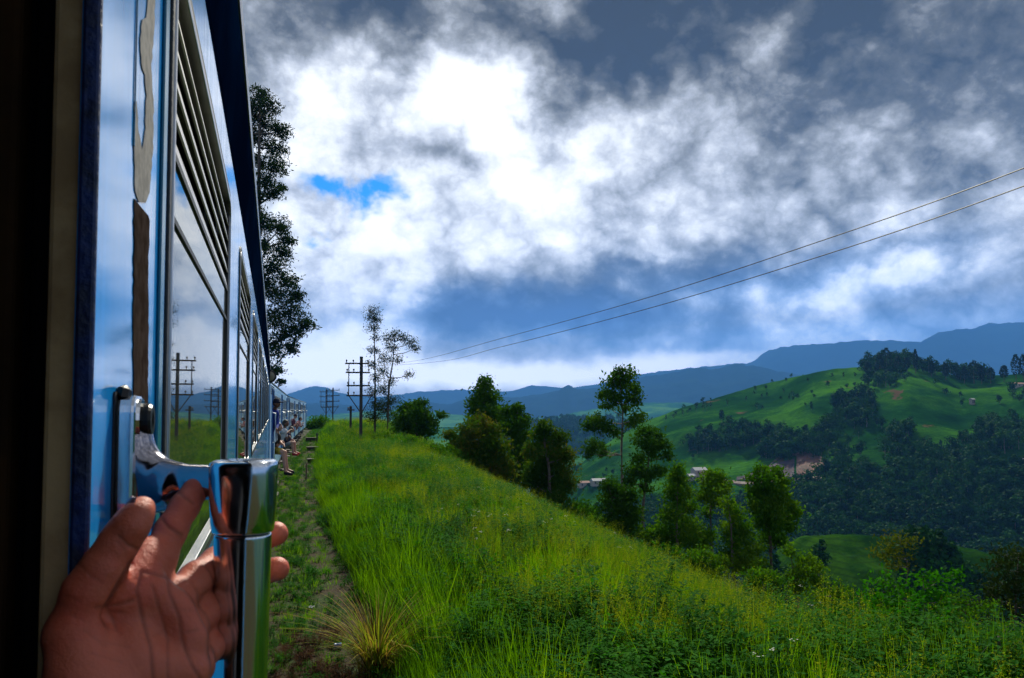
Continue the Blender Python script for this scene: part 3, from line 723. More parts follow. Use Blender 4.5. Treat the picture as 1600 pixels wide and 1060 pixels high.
# grab handle
hd = thing('grab_handle', '', '', (-DX, .62, EYE-.05)); del hd['label'], hd['category']
hd.parent = coach; hd.location = (-DX+1.5, .62-8.0, EYE-.05)
YB = yq(180)                                            # bracket's near edge
def HX(px, py, y): p = at_y(px, py, y); return float(p[0]), float(p[2])
zt, zb_ = HX(190, 617, YB)[1], HX(190, 815, YB)[1]
b = MB(); rr = .012; hw = .021; yc = YB+hw; pr = []
for (cy, cz, a0) in ((yc+hw-rr, zt-rr, 0), (yc-hw+rr, zt-rr, 90), (yc-hw+rr, zb_+rr, 180), (yc+hw-rr, zb_+rr, 270)):
    for q in range(5): a = R(a0+22.5*q); pr.append((cy+rr*math.cos(a), cz+rr*math.sin(a)))
n = len(pr); PX = -DX+.0135
v = [(-DX+.0015, *p) for p in pr] + [(PX, *p) for p in pr]; f = [tuple(range(n))[::-1], tuple(range(n, 2*n))] + [(i, (i+1) % n, (i+1) % n+n, i+n) for i in range(n)]
b.add(v, f); b.build('mounting_plate', M_chrome, hd, bevel=.0025)
b = MB(); b.box((-DX+.0003, yc-hw-.002, zb_-.003), (-DX+.0015, yc+hw+.002, zt+.002)); b.build('gasket', M_rubber, hd)
bz = HX(222, 657, YB)[1]; bx1 = HX(236, 657, YB+.012)[0]
b = MB(); b.tube([(PX, yc, bz), (bx1-.002, yc, bz), (bx1, yc, bz), (bx1, yc, bz), (bx1-.006, yc, bz)], [.0118, .0118, .0105, .006, .0055], 20, 0, up=(0, 0, 1)); b.build('bolt', M_bolt, hd, smooth=False)
b = MB(); b.tube([(PX-.001, yc, bz), (PX+.002, yc, bz)], [.0155, .0150], 20); b.build('washer', M_chrome, hd)
b = MB(); cz_ = HX(211, 612, YB)[1]; b.tube([(-DX+.004, YB+.01, zt-.002), (-DX+.005, YB+.011, zt+.004), (-DX+.006, YB+.012, zt+.006)], [.006, .005, .002], 8, up=(1, 0, 0)); b.build('screw', M_bolt, hd)
BY = .570                                               # grip axis
gx = .5*(HX(328, 780, BY)[0] + HX(432, 780, BY)[0]); ghw = .5*(HX(432, 780, BY)[0]-HX(328, 780, BY)[0])
z_top = HX(380, 719, BY)[1]; z_soc = HX(380, 831, BY)[1]
# arm: springs from the plate under the bolt and sweeps out to the socket
S = SDF((-DX-.01, .50, z_soc-.06), (.06, .72, zt+.02), .0011)
az0, az1 = HX(300, 722, BY+.01)[1], HX(300, 790, BY+.01)[1]; rad_a = (az0-az1)/2*.82; zc = (az0+az1)/2
nk = HX(216, 690, YB)[1]
pa = [(-DX+.008, yc, nk-.010), (-DX+.020, yc-.004, nk-.022), (-DX+.036, yc-.012, zc+.002), (gx-.012, BY+.004, zc)]
S.cap(pa[0], pa[1], .0125, .0140, .006); S.cap(pa[1], pa[2], .0140, rad_a*.92, .006, flat=((0, 1, 0), .8)); S.cap(pa[2], pa[3], rad_a*.95, rad_a, .006, flat=((0, 1, 0), .72))
S.cap((-DX+.010, yc, nk), (-DX+.008, yc, nk-.05), .013, .015, .008)
S.cap((-DX+.014, yc, nk-.04), (-DX+.034, yc-.008, zc-.004), .014, .016, .006)
V, Q = S.mesh(); o = mesh_obj('arm', V, Q, M_darkchrome, hd, True)
sm = o.modifiers.new('smooth', 'SMOOTH'); sm.iterations = 6
def sqloft(rings, seg=48, p=2.6, rot=0):
    """stack of superellipse rings (cx, cy, z, ax, ay)"""
    v = []; f = []
    for (cx, cy, z, ax, ay, pw) in rings:
        for q in range(seg):
            a = 2*math.pi*q/seg; c, s_ = math.cos(a), math.sin(a); x = math.copysign(abs(c)**(2/pw), c)*ax; y = math.copysign(abs(s_)**(2/pw), s_)*ay
            v.append((cx + x*math.cos(rot)-y*math.sin(rot), cy + x*math.sin(rot)+y*math.cos(rot), z))
    n = len(rings)
    for i in range(n-1):
        for q in range(seg): f.append((i*seg+q, i*seg+(q+1) % seg, (i+1)*seg+(q+1) % seg, (i+1)*seg+q))
    f += [tuple(range(seg))[::-1], tuple((n-1)*seg+q for q in range(seg))]
    return v, f
g = ghw; rot = R(-17)
H = z_top-z_soc
rings = [(gx, BY, z_soc, g*.90, g*.80, 2.2), (gx, BY, z_soc+.0006, g*.925, g*.83, 2.25), (gx, BY, z_soc+.0015, g*.935, g*.84, 2.3), (gx, BY, z_soc+H*.15, g*.955, g*.88, 2.5), (gx, BY, z_soc+H*.45, g*.975, g*.90, 2.8), (gx, BY, z_soc+H*.80, g*.985, g*.92, 3.2),
         (gx, BY, z_soc+H*.92, g*.98, g*.915, 3.3), (gx, BY, z_soc+H*.97, g*.955, g*.89, 3.2), (gx, BY, z_top-.0006, g*.91, g*.85, 3.0), (gx, BY, z_top, g*.84, g*.78, 2.8)]
b = MB(); b.add(*sqloft(rings, rot=rot)); b.build('socket', M_chrome, hd, smooth=True)
gt = g*.90
rings = [(gx-.001, BY, EYE-.62, gt*.85, gt*.70, 2.1), (gx-.001, BY, EYE-.617, gt*.88, gt*.72, 2.1), (gx-.001, BY, EYE-.60, gt*.88, gt*.72, 2.1), (gx-.001, BY, z_soc-.12, gt*.92, gt*.78, 2.15), (gx, BY, z_soc-.0045, gt*.97, gt*.84, 2.2), (gx, BY, z_soc-.0030, gt*.97, gt*.84, 2.2), (gx, BY, z_soc-.0018, gt*.965, gt*.835, 2.2), (gx, BY, z_soc-.0012, gt*.93, gt*.80, 2.2)]
b = MB(); b.add(*sqloft(rings, rot=rot)); b.build('grip', M_chrome, hd, smooth=True)
rings = [(gx, BY, z_soc-.0012, gt*.88, gt*.76, 2.2), (gx, BY, z_soc, gt*.88, gt*.76, 2.2)]
b = MB(); b.add(*sqloft(rings, rot=rot)); b.build('joint_ring', M_rubber, hd, smooth=True)
b = MB(); b.tube([(gx, BY, EYE-.60), (-DX+.03, BY+.05, EYE-.62), (-DX+.006, BY+.06, EYE-.62)], [.014, .016, .02], 14); b.build('lower_arm', M_chrome, hd, smooth=True)

# ---------------------------------------------------------------- the coaches ahead
M_cb = paint('pale_blue_paint', (.24, .42, .62), rough=.4)
M_post = mat('blue_door_post', (.02, .14, .42), .4)
M_white = mat('white_rail_paint', (.62, .66, .68), .4)
nodes_ = [(18.45, 37.2), (37.8, 56.2), (56.8, 75)]
LB = ['second coach of the train, just ahead, with passengers leaning from its doors', 'third coach of the train, far ahead where the line bends right', 'farthest coach of the train, at the tip of the bend']
def far_coach(a, b_, label, detail):
    xa, xb = float(track_x(a))-.10, float(track_x(b_))-.10; L = math.hypot(xb-xa, b_-a); ang = math.atan2(xb-xa, b_-a)
    c = thing('train_coach', label, 'train coach', (xa, a, 0)); c.rotation_euler = (0, 0, -ang)
    def P(name, mb, m, parent=None, **k):
        o = mesh_obj(name, mb.v, mb.f, m, None, False, mb.m); o.parent = parent or c
        if k.get('bevel'): bb = o.modifiers.new('bevel', 'BEVEL'); bb.width = k['bevel']; bb.segments = 2
        return o
    TOP = EYE+.60
    doors = [(.7, 1.6), (L-1.7, L-.8)] if detail > 1 else [(.8, 1.7), (L-1.7, L-.8)]
    doors = [(.9, 1.9), (L*.5-.5, L*.5+.5), (L-1.9, L-.9)]
    wl = []; y = 2.3
    while y+1.1 < L-1.9:
        if not (y < L*.5+.6 and y+1.1 > L*.5-.6): wl.append((y, y+1.0))
        y += 1.45
    ybr = sorted(set([0, L] + [t for d in doors+wl for t in d])); zbr = [.98, 1.02, EYE-.30, EYE+.34, EYE+.46, TOP]
    V = [(0, y, z) for y in ybr for z in zbr]; n = len(zbr); f = []
    for i in range(len(ybr)-1):
        ym = (ybr[i]+ybr[i+1])/2
        dr = any(p < ym < q for p, q in doors); wi = any(p < ym < q for p, q in wl)
        for j in range(n-1):
            if dr and 1 <= j <= 3: continue
            if wi and j == 2: continue
            f.append((i*n+j, (i+1)*n+j, (i+1)*n+j+1, i*n+j+1))
    o = mesh_obj('side_panel', V, f, M_cb); o.parent = c; s = o.modifiers.new('thickness', 'SOLIDIFY'); s.thickness = .04; s.offset = -1
    m_ = MB(); arc = [(-.0, TOP), (.012, TOP+.03), (.012, TOP+.05), (-.06, TOP+.08)] + [(-.06-(2.63)*q/10, TOP+.08+.16*math.sin(math.pi*q/10)**.7) for q in range(1, 11)] + [(-2.75, TOP)]
    m_.extr(arc, -.1, L+.1); P('roof', m_, M_navy)
    m_ = MB(); m_.box((-2.75, .0, .98), (-2.70, L, TOP)); m_.box((-2.70, 0, .98), (-.045, L, 1.08)); m_.box((-2.70, 0, 1.08), (-.05, .05, TOP)); m_.box((-2.70, L-.05, 1.08), (-.05, L, TOP)); P('inner_shell', m_, M_black)
    m_ = MB(); m_.box((-2.5, .2, .62), (-.2, L-.2, .975)); m_.box((-2.0, L*.4, .3), (-.3, L*.6, .62)); P('underframe', m_, M_frame)
    for y in (2.6, L-2.6):
        for dy in (-1.0, 1.0):
            m_ = MB(); m_.tube([(-.52, y+dy, .44), (-.38, y+dy, .44)], .44, 20); P('wheel', m_, M_frame)
        m_ = MB(); m_.box((-.36, y-1.5, .36), (-.22, y+1.5, .64)); P('bogie_frame', m_, M_frame)
    for (p, q) in doors:
        for yy in (p-.05, q+.0):
            m_ = MB(); m_.box((-.01, yy, 1.0), (.022, yy+.05, EYE+.50)); P('door_post', m_, M_post)
            m_ = MB(); m_.tube([(.02, yy+.025, EYE-.8), (.09, yy+.025, EYE-.78), (.09, yy+.025, EYE-.1), (.02, yy+.025, EYE-.08)], .018, 7); P('hand_rail', m_, M_white)
        for zz in (.78, .50):
            m_ = MB(); m_.box((-.02, p+.1, zz), (.16, q-.1, zz+.035)); P('foot_step', m_, M_frame)
    w0 = None
    for (p, q) in wl:
        m_ = MB(); m_.box((-.02, p-.03, EYE-.33), (.012, q+.03, EYE-.30)); m_.box((-.02, p-.03, EYE+.34), (.012, q+.03, EYE+.37)); m_.box((-.02, p-.03, EYE-.30), (.012, p, EYE+.34)); m_.box((-.02, q, EYE-.30), (.012, q+.03, EYE+.34))
        if w0 is None:
            w0 = P('window', m_, M_alu); p0 = p
            m_ = MB(); m_.box((-.012, p, EYE-.30), (-.008, q, EYE+.34)); P('pane', m_, M_glass, w0)
            for zz in (-.16, -.02):
                m_ = MB(); m_.box((.0, p, EYE+zz), (.014, q, EYE+zz+.022)); P('window_bar', m_, M_white, w0)
        else:
            w = copy_tree(w0, c); w.location = (0, p-p0, 0)
    # slotted vent above the first door
    for i in range(4):
        for j in range(5):
            m_ = MB(); m_.box((.001, .25+i*.55, EYE+.36+j*.045), (.006, .25+i*.55+.38, EYE+.36+j*.045+.022)); P('vent_slot', m_, M_black)
    return c
coaches = [far_coach(a, b_, l, 2) for (a, b_), l in zip(nodes_, LB)]
# ---------------------------------------------------------------- plants of the embankment
M_grass = leaf_mat('grass_blades', [(.022, .095, .003), (.080, .215, .004), (.18, .33, .008)], .5, vscale=.7, tint=(1.5, 1.35, .3))
M_gold = leaf_mat('seeding_grass', [(.09, .16, .008), (.18, .26, .012), (.30, .33, .03)], .5, vscale=.8, tint=(1.3, 1.2, .4))
M_weed = leaf_mat('weed_leaves', [(.008, .060, .004), (.020, .12, .005), (.06, .20, .008)], .4, vscale=.9, tint=(1.3, 1.4, .3))
M_fern = leaf_mat('fern_fronds', [(.015, .085, .006), (.03, .13, .008), (.07, .18, .012)], .45, vscale=.9, tint=(1.3, 1.4, .3))
M_dry = leaf_mat('dry_grass', [(.16, .11, .02), (.36, .26, .06), (.50, .42, .14)], .35, vscale=6, tint=(1.2, 1.1, .6))
M_dry2 = leaf_mat('yellow_green_blades', [(.10, .15, .01), (.22, .27, .02), (.36, .36, .05)], .4, vscale=6)
M_white_petal = leaf_mat('white_petals', [(.5, .52, .45), (.7, .7, .62)], .4, tint=(1, 1, 1))
M_red = leaf_mat('reddish_leaves', [(.02, .018, .006), (.07, .028, .012), (.10, .05, .015)], .3, vscale=5, tint=(1, .8, .6))
M_stem = mat('green_stem', (.03, .06, .012), .8)

def blade(mb, p, ang, h, lean, w, mi=0, seg=4, curl=1.6, r=random):
    dx, dy = math.cos(ang), math.sin(ang); sx, sy = -dy, dx; v = []
    tw = r.uniform(-.5, .5)
    for i in range(seg+1):
        t = i/seg; o = lean*t**curl; z = h*(t - .28*(lean/h)*t**3 if h > 0 else t); ww = w*(1-t**1.8)+.0006
        c, s_ = math.cos(tw*t), math.sin(tw*t)
        X = p[0]+dx*o; Y = p[1]+dy*o; v += [(X-sx*ww*c-dx*ww*s_, Y-sy*ww*c-dy*ww*s_, p[2]+z), (X+sx*ww*c+dx*ww*s_, Y+sy*ww*c+dy*ww*s_, p[2]+z)]
    mb.add(v, [(2*i, 2*i+1, 2*i+3, 2*i+2) for i in range(seg)], mi)
def leafq(mb, p, d, n, L, w, mi=0):
    d = Vector(d).normalized(); s = d.cross(Vector(n)); s = s.normalized() if s.length > 1e-4 else Vector((1, 0, 0)); p = Vector(p)
    mb.add([p, p+d*L*.45+s*w, p+d*L-Vector((0, 0, L*.15)), p+d*L*.45-s*w], [(0, 1, 2, 3)], mi)
def clump_grass(seed, n, h0, h1, rad, w, lean=.45):
    r = random.Random(seed); mb = MB()
    for i in range(n):
        a = r.uniform(0, 6.28); q = rad*r.random()**.7; h = r.uniform(h0, h1)
        blade(mb, (q*math.cos(a), q*math.sin(a), -.03), a+r.uniform(-.9, .9), h, h*r.uniform(.1, lean), w*r.uniform(.6, 1.3), 0, 5, r=r)
    return mb
def clump_seed(seed, n=16):
    r = random.Random(seed); mb = MB()
    for i in range(n):
        a = r.uniform(0, 6.28); q = .28*r.random()**.6; h = r.uniform(.75, 1.2); le = h*r.uniform(.05, .35); b = a+r.uniform(-1, 1)
        p = (q*math.cos(a), q*math.sin(a), 0); blade(mb, p, b, h, le, .0022, 0, 4, r=r)
        for k in range(26):
            t = r.uniform(.66, 1.0); o = le*t**1.6; z = h*(t-.28*(le/h)*t**3); s = .07*(1.15-t)*2
            P = (p[0]+math.cos(b)*o+r.uniform(-s, s), p[1]+math.sin(b)*o+r.uniform(-s, s), z+r.uniform(-.02, .02)); leafq(mb, P, (r.uniform(-1, 1), r.uniform(-1, 1), r.uniform(-.2, 1)), (r.uniform(-1, 1), r.uniform(-1, 1), .3), .022, .0032, 1)
    return mb
def clump_weed(seed, n=9, h=.75, L=.075, w=.017, per=34):
    r = random.Random(seed); mb = MB()
    for i in range(n):
        a = r.uniform(0, 6.28); q = .12*r.random(); hh = h*r.uniform(.55, 1.15); le = hh*r.uniform(.15, .6)
        p = (q*math.cos(a), q*math.sin(a), 0); blade(mb, p, a, hh, le, .004, 1, 4, r=r)
        for k in range(per):
            t = r.uniform(.15, 1); o = le*t**1.6; z = hh*(t-.28*(le/hh)*t**3); b = r.uniform(0, 6.28)
            leafq(mb, (p[0]+math.cos(a)*o, p[1]+math.sin(a)*o, z), (math.cos(b), math.sin(b), r.uniform(-.1, .7)), (0, 0, 1), L*r.uniform(.6, 1.4)*(1.2-.4*t), w*r.uniform(.7, 1.3), 0)
            o2 = L*.9; b2 = b+r.uniform(-.5, .5)
            leafq(mb, (p[0]+math.cos(a)*o+math.cos(b)*o2, p[1]+math.sin(a)*o+math.sin(b)*o2, z+.03), (math.cos(b2), math.sin(b2), r.uniform(-.4, .4)), (0, 0, 1), L*.8, w*.8, 0)
    return mb
def clump_fern(seed, n=8, L=.8):
    r = random.Random(seed); mb = MB()
    for i in range(n):
        a = r.uniform(0, 6.28); hh = L*r.uniform(.55, .95); le = L*r.uniform(.5, .95); prev = None
        dx, dy = math.cos(a), math.sin(a)
        for k in range(24):
            t = (k+1)/24; o = le*t; z = hh*(1.9*t - 1.15*t*t)
            P = (dx*o, dy*o, z)
            ln = .24*L*math.sin(math.pi*min(1, t*.9+.1))**.8*(1-t*.35)
            for s in (-1, 1):
                d = Vector((-dy*s+dx*.35, dx*s+dy*.35, -.15)); leafq(mb, P, d, (0, 0, 1), ln, ln*.14, 0)
                for q in (.3, .6): 
                    PP = Vector(P)+d.normalized()*ln*q; leafq(mb, PP, Vector((dx, dy, 0))*1.0+d*.5, (0, 0, 1), ln*.28, ln*.06, 0); leafq(mb, PP, -Vector((dx, dy, 0))+d*.8, (0, 0, 1), ln*.24, ln*.05, 0)
            if prev: mb.add([Vector(prev)+Vector((-dy, dx, 0))*.003, Vector(prev)-Vector((-dy, dx, 0))*.003, Vector(P)-Vector((-dy, dx, 0))*.003, Vector(P)+Vector((-dy, dx, 0))*.003], [(0, 1, 2, 3)], 1)
            prev = P
    return mb
def clump_flower(seed):
    r = random.Random(seed); mb = MB()
    for i in range(3):
        a = r.uniform(0, 6.28); h = r.uniform(.85, 1.15); le = r.uniform(.05, .3); blade(mb, (0, 0, 0), a, h, le, .003, 1, 4, r=r)
        t = 1; P = Vector((math.cos(a)*le, math.sin(a)*le, h*(1-.28*le/h)))
        for k in range(r.choice([4, 6, 7])):
            q = P + Vector((r.uniform(-.03, .03), r.uniform(-.03, .03), r.uniform(-.012, .012)))
            for j in range(5): b = 1.256*j; leafq(mb, q, (math.cos(b), math.sin(b), .25), (0, 0, 1), .009, .0036, 0)
    return mb
pA = [proto('plant_a%d' % k, clump_grass(k, 46, .55, 1.05, .26, .0062), [M_grass]) for k in range(4)]
pB = [proto('plant_b%d' % k, clump_seed(40+k), [M_gold, M_gold]) for k in range(3)]
pC = [proto('plant_c%d' % k, clump_weed(60+k), [M_weed, M_stem]) for k in range(4)]
pD = [proto('plant_d%d' % k, clump_fern(80+k), [M_fern, M_stem]) for k in range(3)]
pE = [proto('plant_e%d' % k, clump_flower(90+k), [M_white_petal, M_stem]) for k in range(2)]
pS = [proto('tuft_%d' % k, clump_grass(100+k, 26, .05, .16, .10, .0035, .9), [M_grass]) for k in range(3)] + [proto('tuft_w%d' % k, clump_weed(110+k, 7, .10, .028, .008, 12), [M_weed, M_stem]) for k in range(3)]
def pts_on(n, y0, y1, l0, l1, seed, ypow=1.0):
    r = np.random.default_rng(seed); y = y0 + (y1-y0)*r.random(n)**ypow; l = r.uniform(l0, l1, n) if np.isscalar(l1) else l0 + (l1[0]+l1[1]*y-l0)*r.random(n)
    x = track_x(y)+l; return x, y, l
def veg(name, protos, n, y0, y1, l0, l1, seed, sc, label, cat, keep=None, sgrow=0.0, ypow=1.0, lean=.12):
    r = np.random.default_rng(seed+1000); x, y, l = pts_on(n, y0, y1, l0, l1, seed, ypow)
    k = np.ones(n, bool) if keep is None else keep(x, y, l, r)
    x, y, l = x[k], y[k], l[k]; m = len(x); z = ground_z(x, y)
    rise = smooth01((l-l0)/.9)*.45+.55
    s = r.uniform(*sc, m)*(1+sgrow*np.clip(y, 0, None))*rise
    return scatter(name, np.stack([x, y, z], 1), np.stack([r.normal(0, lean, m), r.normal(0, lean, m), r.random(m)*6.28], 1), s, r.integers(0, len(protos), m), protos, label, cat)
nz1 = lambda x, y: vnoise(x, y, .55, 91, 3); nz2 = lambda x, y: vnoise(x, y, .8, 92, 3)
dec = lambda y: np.clip(1.25-y/45, .16, 1)
B0 = 1.25
veg('tall_grass', pA, 15000, -3, 100, B0, (8.2, .05), 1, (.5, .92), 'tall lush green grass covering the embankment beside the path', 'grass',
    lambda x, y, l, r: (r.random(len(x)) < dec(y)*(.30+.9*(nz1(x, y) > .47)+.5*(l < 2.2))) & (l > B0+.25*(nz2(x, y)-.5)*2+.1), sgrow=.006)
veg('path_edge_grass', pA, 1500, 2, 70, 1.2, 2.0, 12, (.8, 1.15), 'long arching grass blades leaning over the right edge of the path', 'grass',
    lambda x, y, l, r: r.random(len(x)) < dec(y)*.9, lean=.22)
veg('seeding_grass', pB, 9000, -3, 100, B0+.2, (8.5, .05), 2, (.6, .95), 'golden seeding grass heads along the crest of the embankment', 'grass',
    lambda x, y, l, r: r.random(len(x)) < dec(y)*(.12+1.6*(nz2(x, y) > .50)*smooth01((l-1.9)/1.5))*(.15+.85*smooth01((y-4.0)/5)), sgrow=.005)
veg('leafy_weeds', pC, 12000, -3, 80, B0, (9.0, .05), 3, (.6, 1.05), 'dense dark green leafy weeds on the embankment slope', 'weeds',
    lambda x, y, l, r: r.random(len(x)) < dec(y)*(.25+1.0*(nz1(x, y) < .50)+.7*(y < 6)), sgrow=.008)
veg('fern_growth', pD, 1500, -3, 40, B0+.3, 8.0, 4, (.55, 1.0), 'feathery green ferns growing between the weeds', 'ferns',
    lambda x, y, l, r: r.random(len(x)) < .75*((nz1(x, y) < .47) | (y < 5)), lean=.2)
veg('wild_flowers', pE, 170, -2, 60, B0+.8, 8.0, 5, (.8, 1.1), 'tiny white wild flowers dotted over the grass', 'wild flowers')
veg('path_grass', pS, 16000, 2.0, 150, -.35, (1.5, 0), 6, (.5, 1.1), 'short green grass and moss along both edges of the dirt path', 'grass',
    lambda x, y, l, r: (r.random(len(x)) < dec(y)*1.2*np.where(np.abs(l-.82-.12*np.sin(y*.6)) < .30, .35, 1.0)) , lean=.2, sgrow=.01)
veg('red_weeds', [proto('redweed_%d' % k, clump_weed(130+k, 8, .22, .035, .008, 16), [M_red, M_stem]) for k in range(2)], 130, 5.4, 9.2, .05, .75, 7, (.5, 1.0), 'low reddish brown weeds at the near edge of the path', 'weeds')

# the yellow tussock
tb = at_d(590, 1015, 7.6); tx, ty = float(tb[0]), float(tb[1]); tz = float(ground_z(tx, ty))
mb = MB(); r_ = random.Random(5)
for i in range(430):
    a = r_.uniform(0, 6.28); h = r_.uniform(.25, .95); q = .20*r_.random()
    blade(mb, (tx+q*math.cos(a), ty+q*math.sin(a), tz-.02), a+r_.uniform(-.4, .4), h, h*r_.uniform(.2, 1.35), r_.uniform(.004, .008), r_.choice([0, 1, 1, 2]), 6, 1.9, r_)
o = mb.build('grass_tussock', [M_dry, M_dry2, M_red]); tag(o, 'yellow and straw coloured tussock of long arching grass at the foot of the embankment', 'grass tussock')
# bush where the path runs out
# ---------------------------------------------------------------- trees
M_euc = leaf_mat('tree_leaves', [(.008, .036, .005), (.028, .088, .008), (.080, .16, .012)], .35, vscale=.9, tint=(1.4, 1.4, .35))
M_eucb = leaf_mat('russet_tree_leaves', [(.010, .048, .005), (.036, .100, .008), (.13, .105, .014)], .35, vscale=.6, tint=(1.4, 1.2, .35))
M_young = leaf_mat('young_tree_leaves', [(.008, .045, .005), (.034, .115, .007), (.11, .20, .012)], .4, vscale=.8, tint=(1.4, 1.4, .3))
M_thin = leaf_mat('sparse_dark_leaves', [(.008, .020, .007), (.016, .034, .009), (.03, .055, .012)], .25, vscale=1)
M_pine = leaf_mat('conifer_needles', [(.006, .018, .007), (.012, .034, .009), (.03, .065, .012)], .2, vscale=.35)
M_plume = leaf_mat('plume_leaves', [(.03, .05, .008), (.06, .085, .010), (.10, .12, .015)], .4)
def tree(name, label, depth, base_px, clumps, m, leaf=.09, dens=1.0, bark=None, group=None, trunk_px=None, thick=.09, cat='tree', wide=1.0, seed=0, ygr=None, narrow=.42):
    r = np.random.default_rng(seed+hash_s(name+label)); sc = depth/F
    b = at_d(base_px, 640, depth); bx, by = float(b[0]), float(b[1]); bz = float(ground_z(bx, by)) if ygr is None else ygr
    root = thing(name, label, cat, (bx, by, bz-.1), group)
    cr = []
    for c in clumps:
        dd = depth + r.uniform(-1, 1)*min(c[2]*sc*1.4, 1.8); cr.append((at_d(c[0], c[1], dd), c[2]*sc*depth/depth))
    top = min(clumps, key=lambda c: c[1]); zt = at_d(top[0], top[1], depth)
    T = [np.array([bx, by, bz-.3])]
    if trunk_px: T += [at_d(x, y, depth) for x, y in trunk_px]
    else:
        for t in (.3, .6, .85): T.append(np.array([bx, by, bz])*(1-t)+zt*t + np.array([r.normal(0, .06), r.normal(0, .06), 0])*abs(zt[2]-bz)*.25)
    T.append(zt); n = len(T); tm = MB(); tm.tube(T, [thick*(1-.85*i/(n-1)) for i in range(n)], 9)
    seg = np.array(T)
    for c, rad in cr:
        fr = [seg[i]+(seg[i+1]-seg[i])*q for i in range(n-1) for q in (0, .25, .5, .75)]
        fr = [p for p in fr if p[2] < c[2]-.15*rad] or fr[:1]; s_ = min(fr, key=lambda p: np.linalg.norm((p-c)*[1, 1, .8])+max(0, .5*rad-(c[2]-p[2])))
        md = (s_+c)/2 + np.array([0, 0, -.12])*np.linalg.norm(s_-c)*.5
        tm.tube([s_, md, c], [thick*.32, thick*.22, thick*.07], 5)
        for q in range(4):
            d = r.normal(size=3); d /= np.linalg.norm(d); tm.tube([md*.3+c*.7, c+d*rad*.75], [thick*.10, thick*.03], 3)
    tm.build('trunk', bark or M_bark, root, smooth=True)
    V = []; N = 0
    out = []
    for c, rad in cr:
        nt = max(6, int(44*dens*(rad/.6)**1.3)); per = 15
        d = r.normal(size=(nt, 3)); d /= np.linalg.norm(d, axis=1)[:, None]
        tw = c + d*rad*(r.random((nt, 1))**.5)*[1, 1, .85]*r.uniform(.8, 1.25, (nt, 1))
        nl = nt*per; cc = np.repeat(tw, per, 0) + r.normal(size=(nl, 3))*[1, 1, .7]*(rad*.13+leaf*1.3)*wide
        s = leaf*r.uniform(.6, 1.4, (nl, 1)); a = r.normal(size=(nl, 3)); a[:, 2] -= .5; a /= np.linalg.norm(a, axis=1)[:, None]
        q = r.normal(size=(nl, 3)); q[:, 2] *= .5; bb = np.cross(a, q); bb /= np.linalg.norm(bb, axis=1)[:, None]
        out.append(np.stack([cc-a*s, cc+bb*s*narrow, cc+a*s, cc-bb*s*narrow], 1).reshape(-1, 3))
    V = np.concatenate(out); Fq = np.arange(len(V)).reshape(-1, 4)
    mesh_obj('crown', V, Fq, m, root)
    return root
def hash_s(s): return sum(ord(c)*(i+7) for i, c in enumerate(s)) % 100000
TG = 'slender trees rising from the slope below the embankment'
tree('conifer_tree', 'very tall dark conifer rising behind the train roof at left', 75, 399, [(406, 148, 17), (420, 165, 18), (400, 178, 20), (415, 195, 22), (440, 205, 16), (400, 215, 20), (425, 232, 24), (405, 255, 20), (430, 262, 20), (418, 285, 12), (402, 300, 18), (428, 300, 15), (440, 292, 8),
    (400, 335, 16), (410, 350, 22), (438, 358, 20), (450, 375, 12), (415, 385, 24), (442, 396, 18), (425, 420, 24), (410, 440, 22), (450, 440, 18), (432, 458, 26), (465, 462, 14), (455, 485, 26), (480, 508, 14), (425, 495, 26), (462, 515, 18), (440, 525, 24), (425, 550, 20), (455, 545, 14), (432, 578, 13), (440, 598, 7), (388, 165, 16), (380, 205, 20), (376, 260, 20), (384, 310, 18), (372, 360, 24), (380, 410, 20), (368, 460, 26), (378, 510, 24), (374, 560, 18)],
    M_pine, leaf=.17, dens=.46, wide=.66, thick=.38, trunk_px=[(402, 500), (404, 350), (405, 230)], seed=1, narrow=.3)
tree('thin_tree', 'tallest thin eucalyptus with a narrow wispy top behind the near utility pole', 58, 586, [(584, 488, 9), (579, 497, 7), (590, 500, 6), (583, 512, 8), (588, 528, 5), (585, 548, 7), (581, 570, 6), (588, 590, 8), (583, 612, 9), (590, 632, 11), (583, 650, 13)], M_thin, leaf=.075, dens=1.0, wide=1.5, narrow=.3, thick=.10, group=TG, trunk_px=[(586, 640), (586, 580), (585, 530)])
tree('thin_tree', 'bare forked eucalyptus spreading right behind the near utility pole', 57, 606, [(606, 530, 8), (617, 523, 8), (630, 529, 9), (643, 535, 8), (649, 545, 5), (612, 545, 8), (602, 560, 9), (622, 562, 6), (598, 580, 8), (610, 596, 7), (639, 586, 6), (600, 610, 9), (612, 625, 10), (598, 640, 13), (615, 650, 13)], M_thin, leaf=.075, dens=1.0, wide=1.5, narrow=.3, thick=.12, group=TG, trunk_px=[(606, 645), (608, 600), (614, 565)])
tree('bushy_tree', 'small round dark tree between the forked eucalyptus and the conical tree', 54, 650, [(635, 640, 11), (632, 655, 14), (652, 645, 16), (665, 655, 13), (645, 665, 17), (664, 672, 14), (655, 632, 9), (676, 665, 7), (690, 648, 5), (625, 670, 12)], M_euc, leaf=.12, thick=.10, dens=1.1, group=TG)
tree('conical_tree', 'pointed conical tree standing above the russet bushy tree', 50, 760, [(758, 594, 6), (757, 606, 12), (752, 620, 17), (766, 624, 14), (745, 638, 17), (762, 642, 18), (776, 646, 12), (752, 660, 22), (775, 665, 20)], M_euc, leaf=.12, thick=.12, dens=.85, group=TG)
tree('leafy_tree', 'dark green tree tucked right behind the russet bushy tree', 47, 806, [(795, 645, 14), (808, 640, 9), (812, 658, 15), (800, 668, 18), (816, 680, 14), (806, 698, 20), (818, 712, 15), (800, 728, 22), (812, 745, 20)], M_euc, leaf=.11, thick=.12, dens=1.1, group=TG)
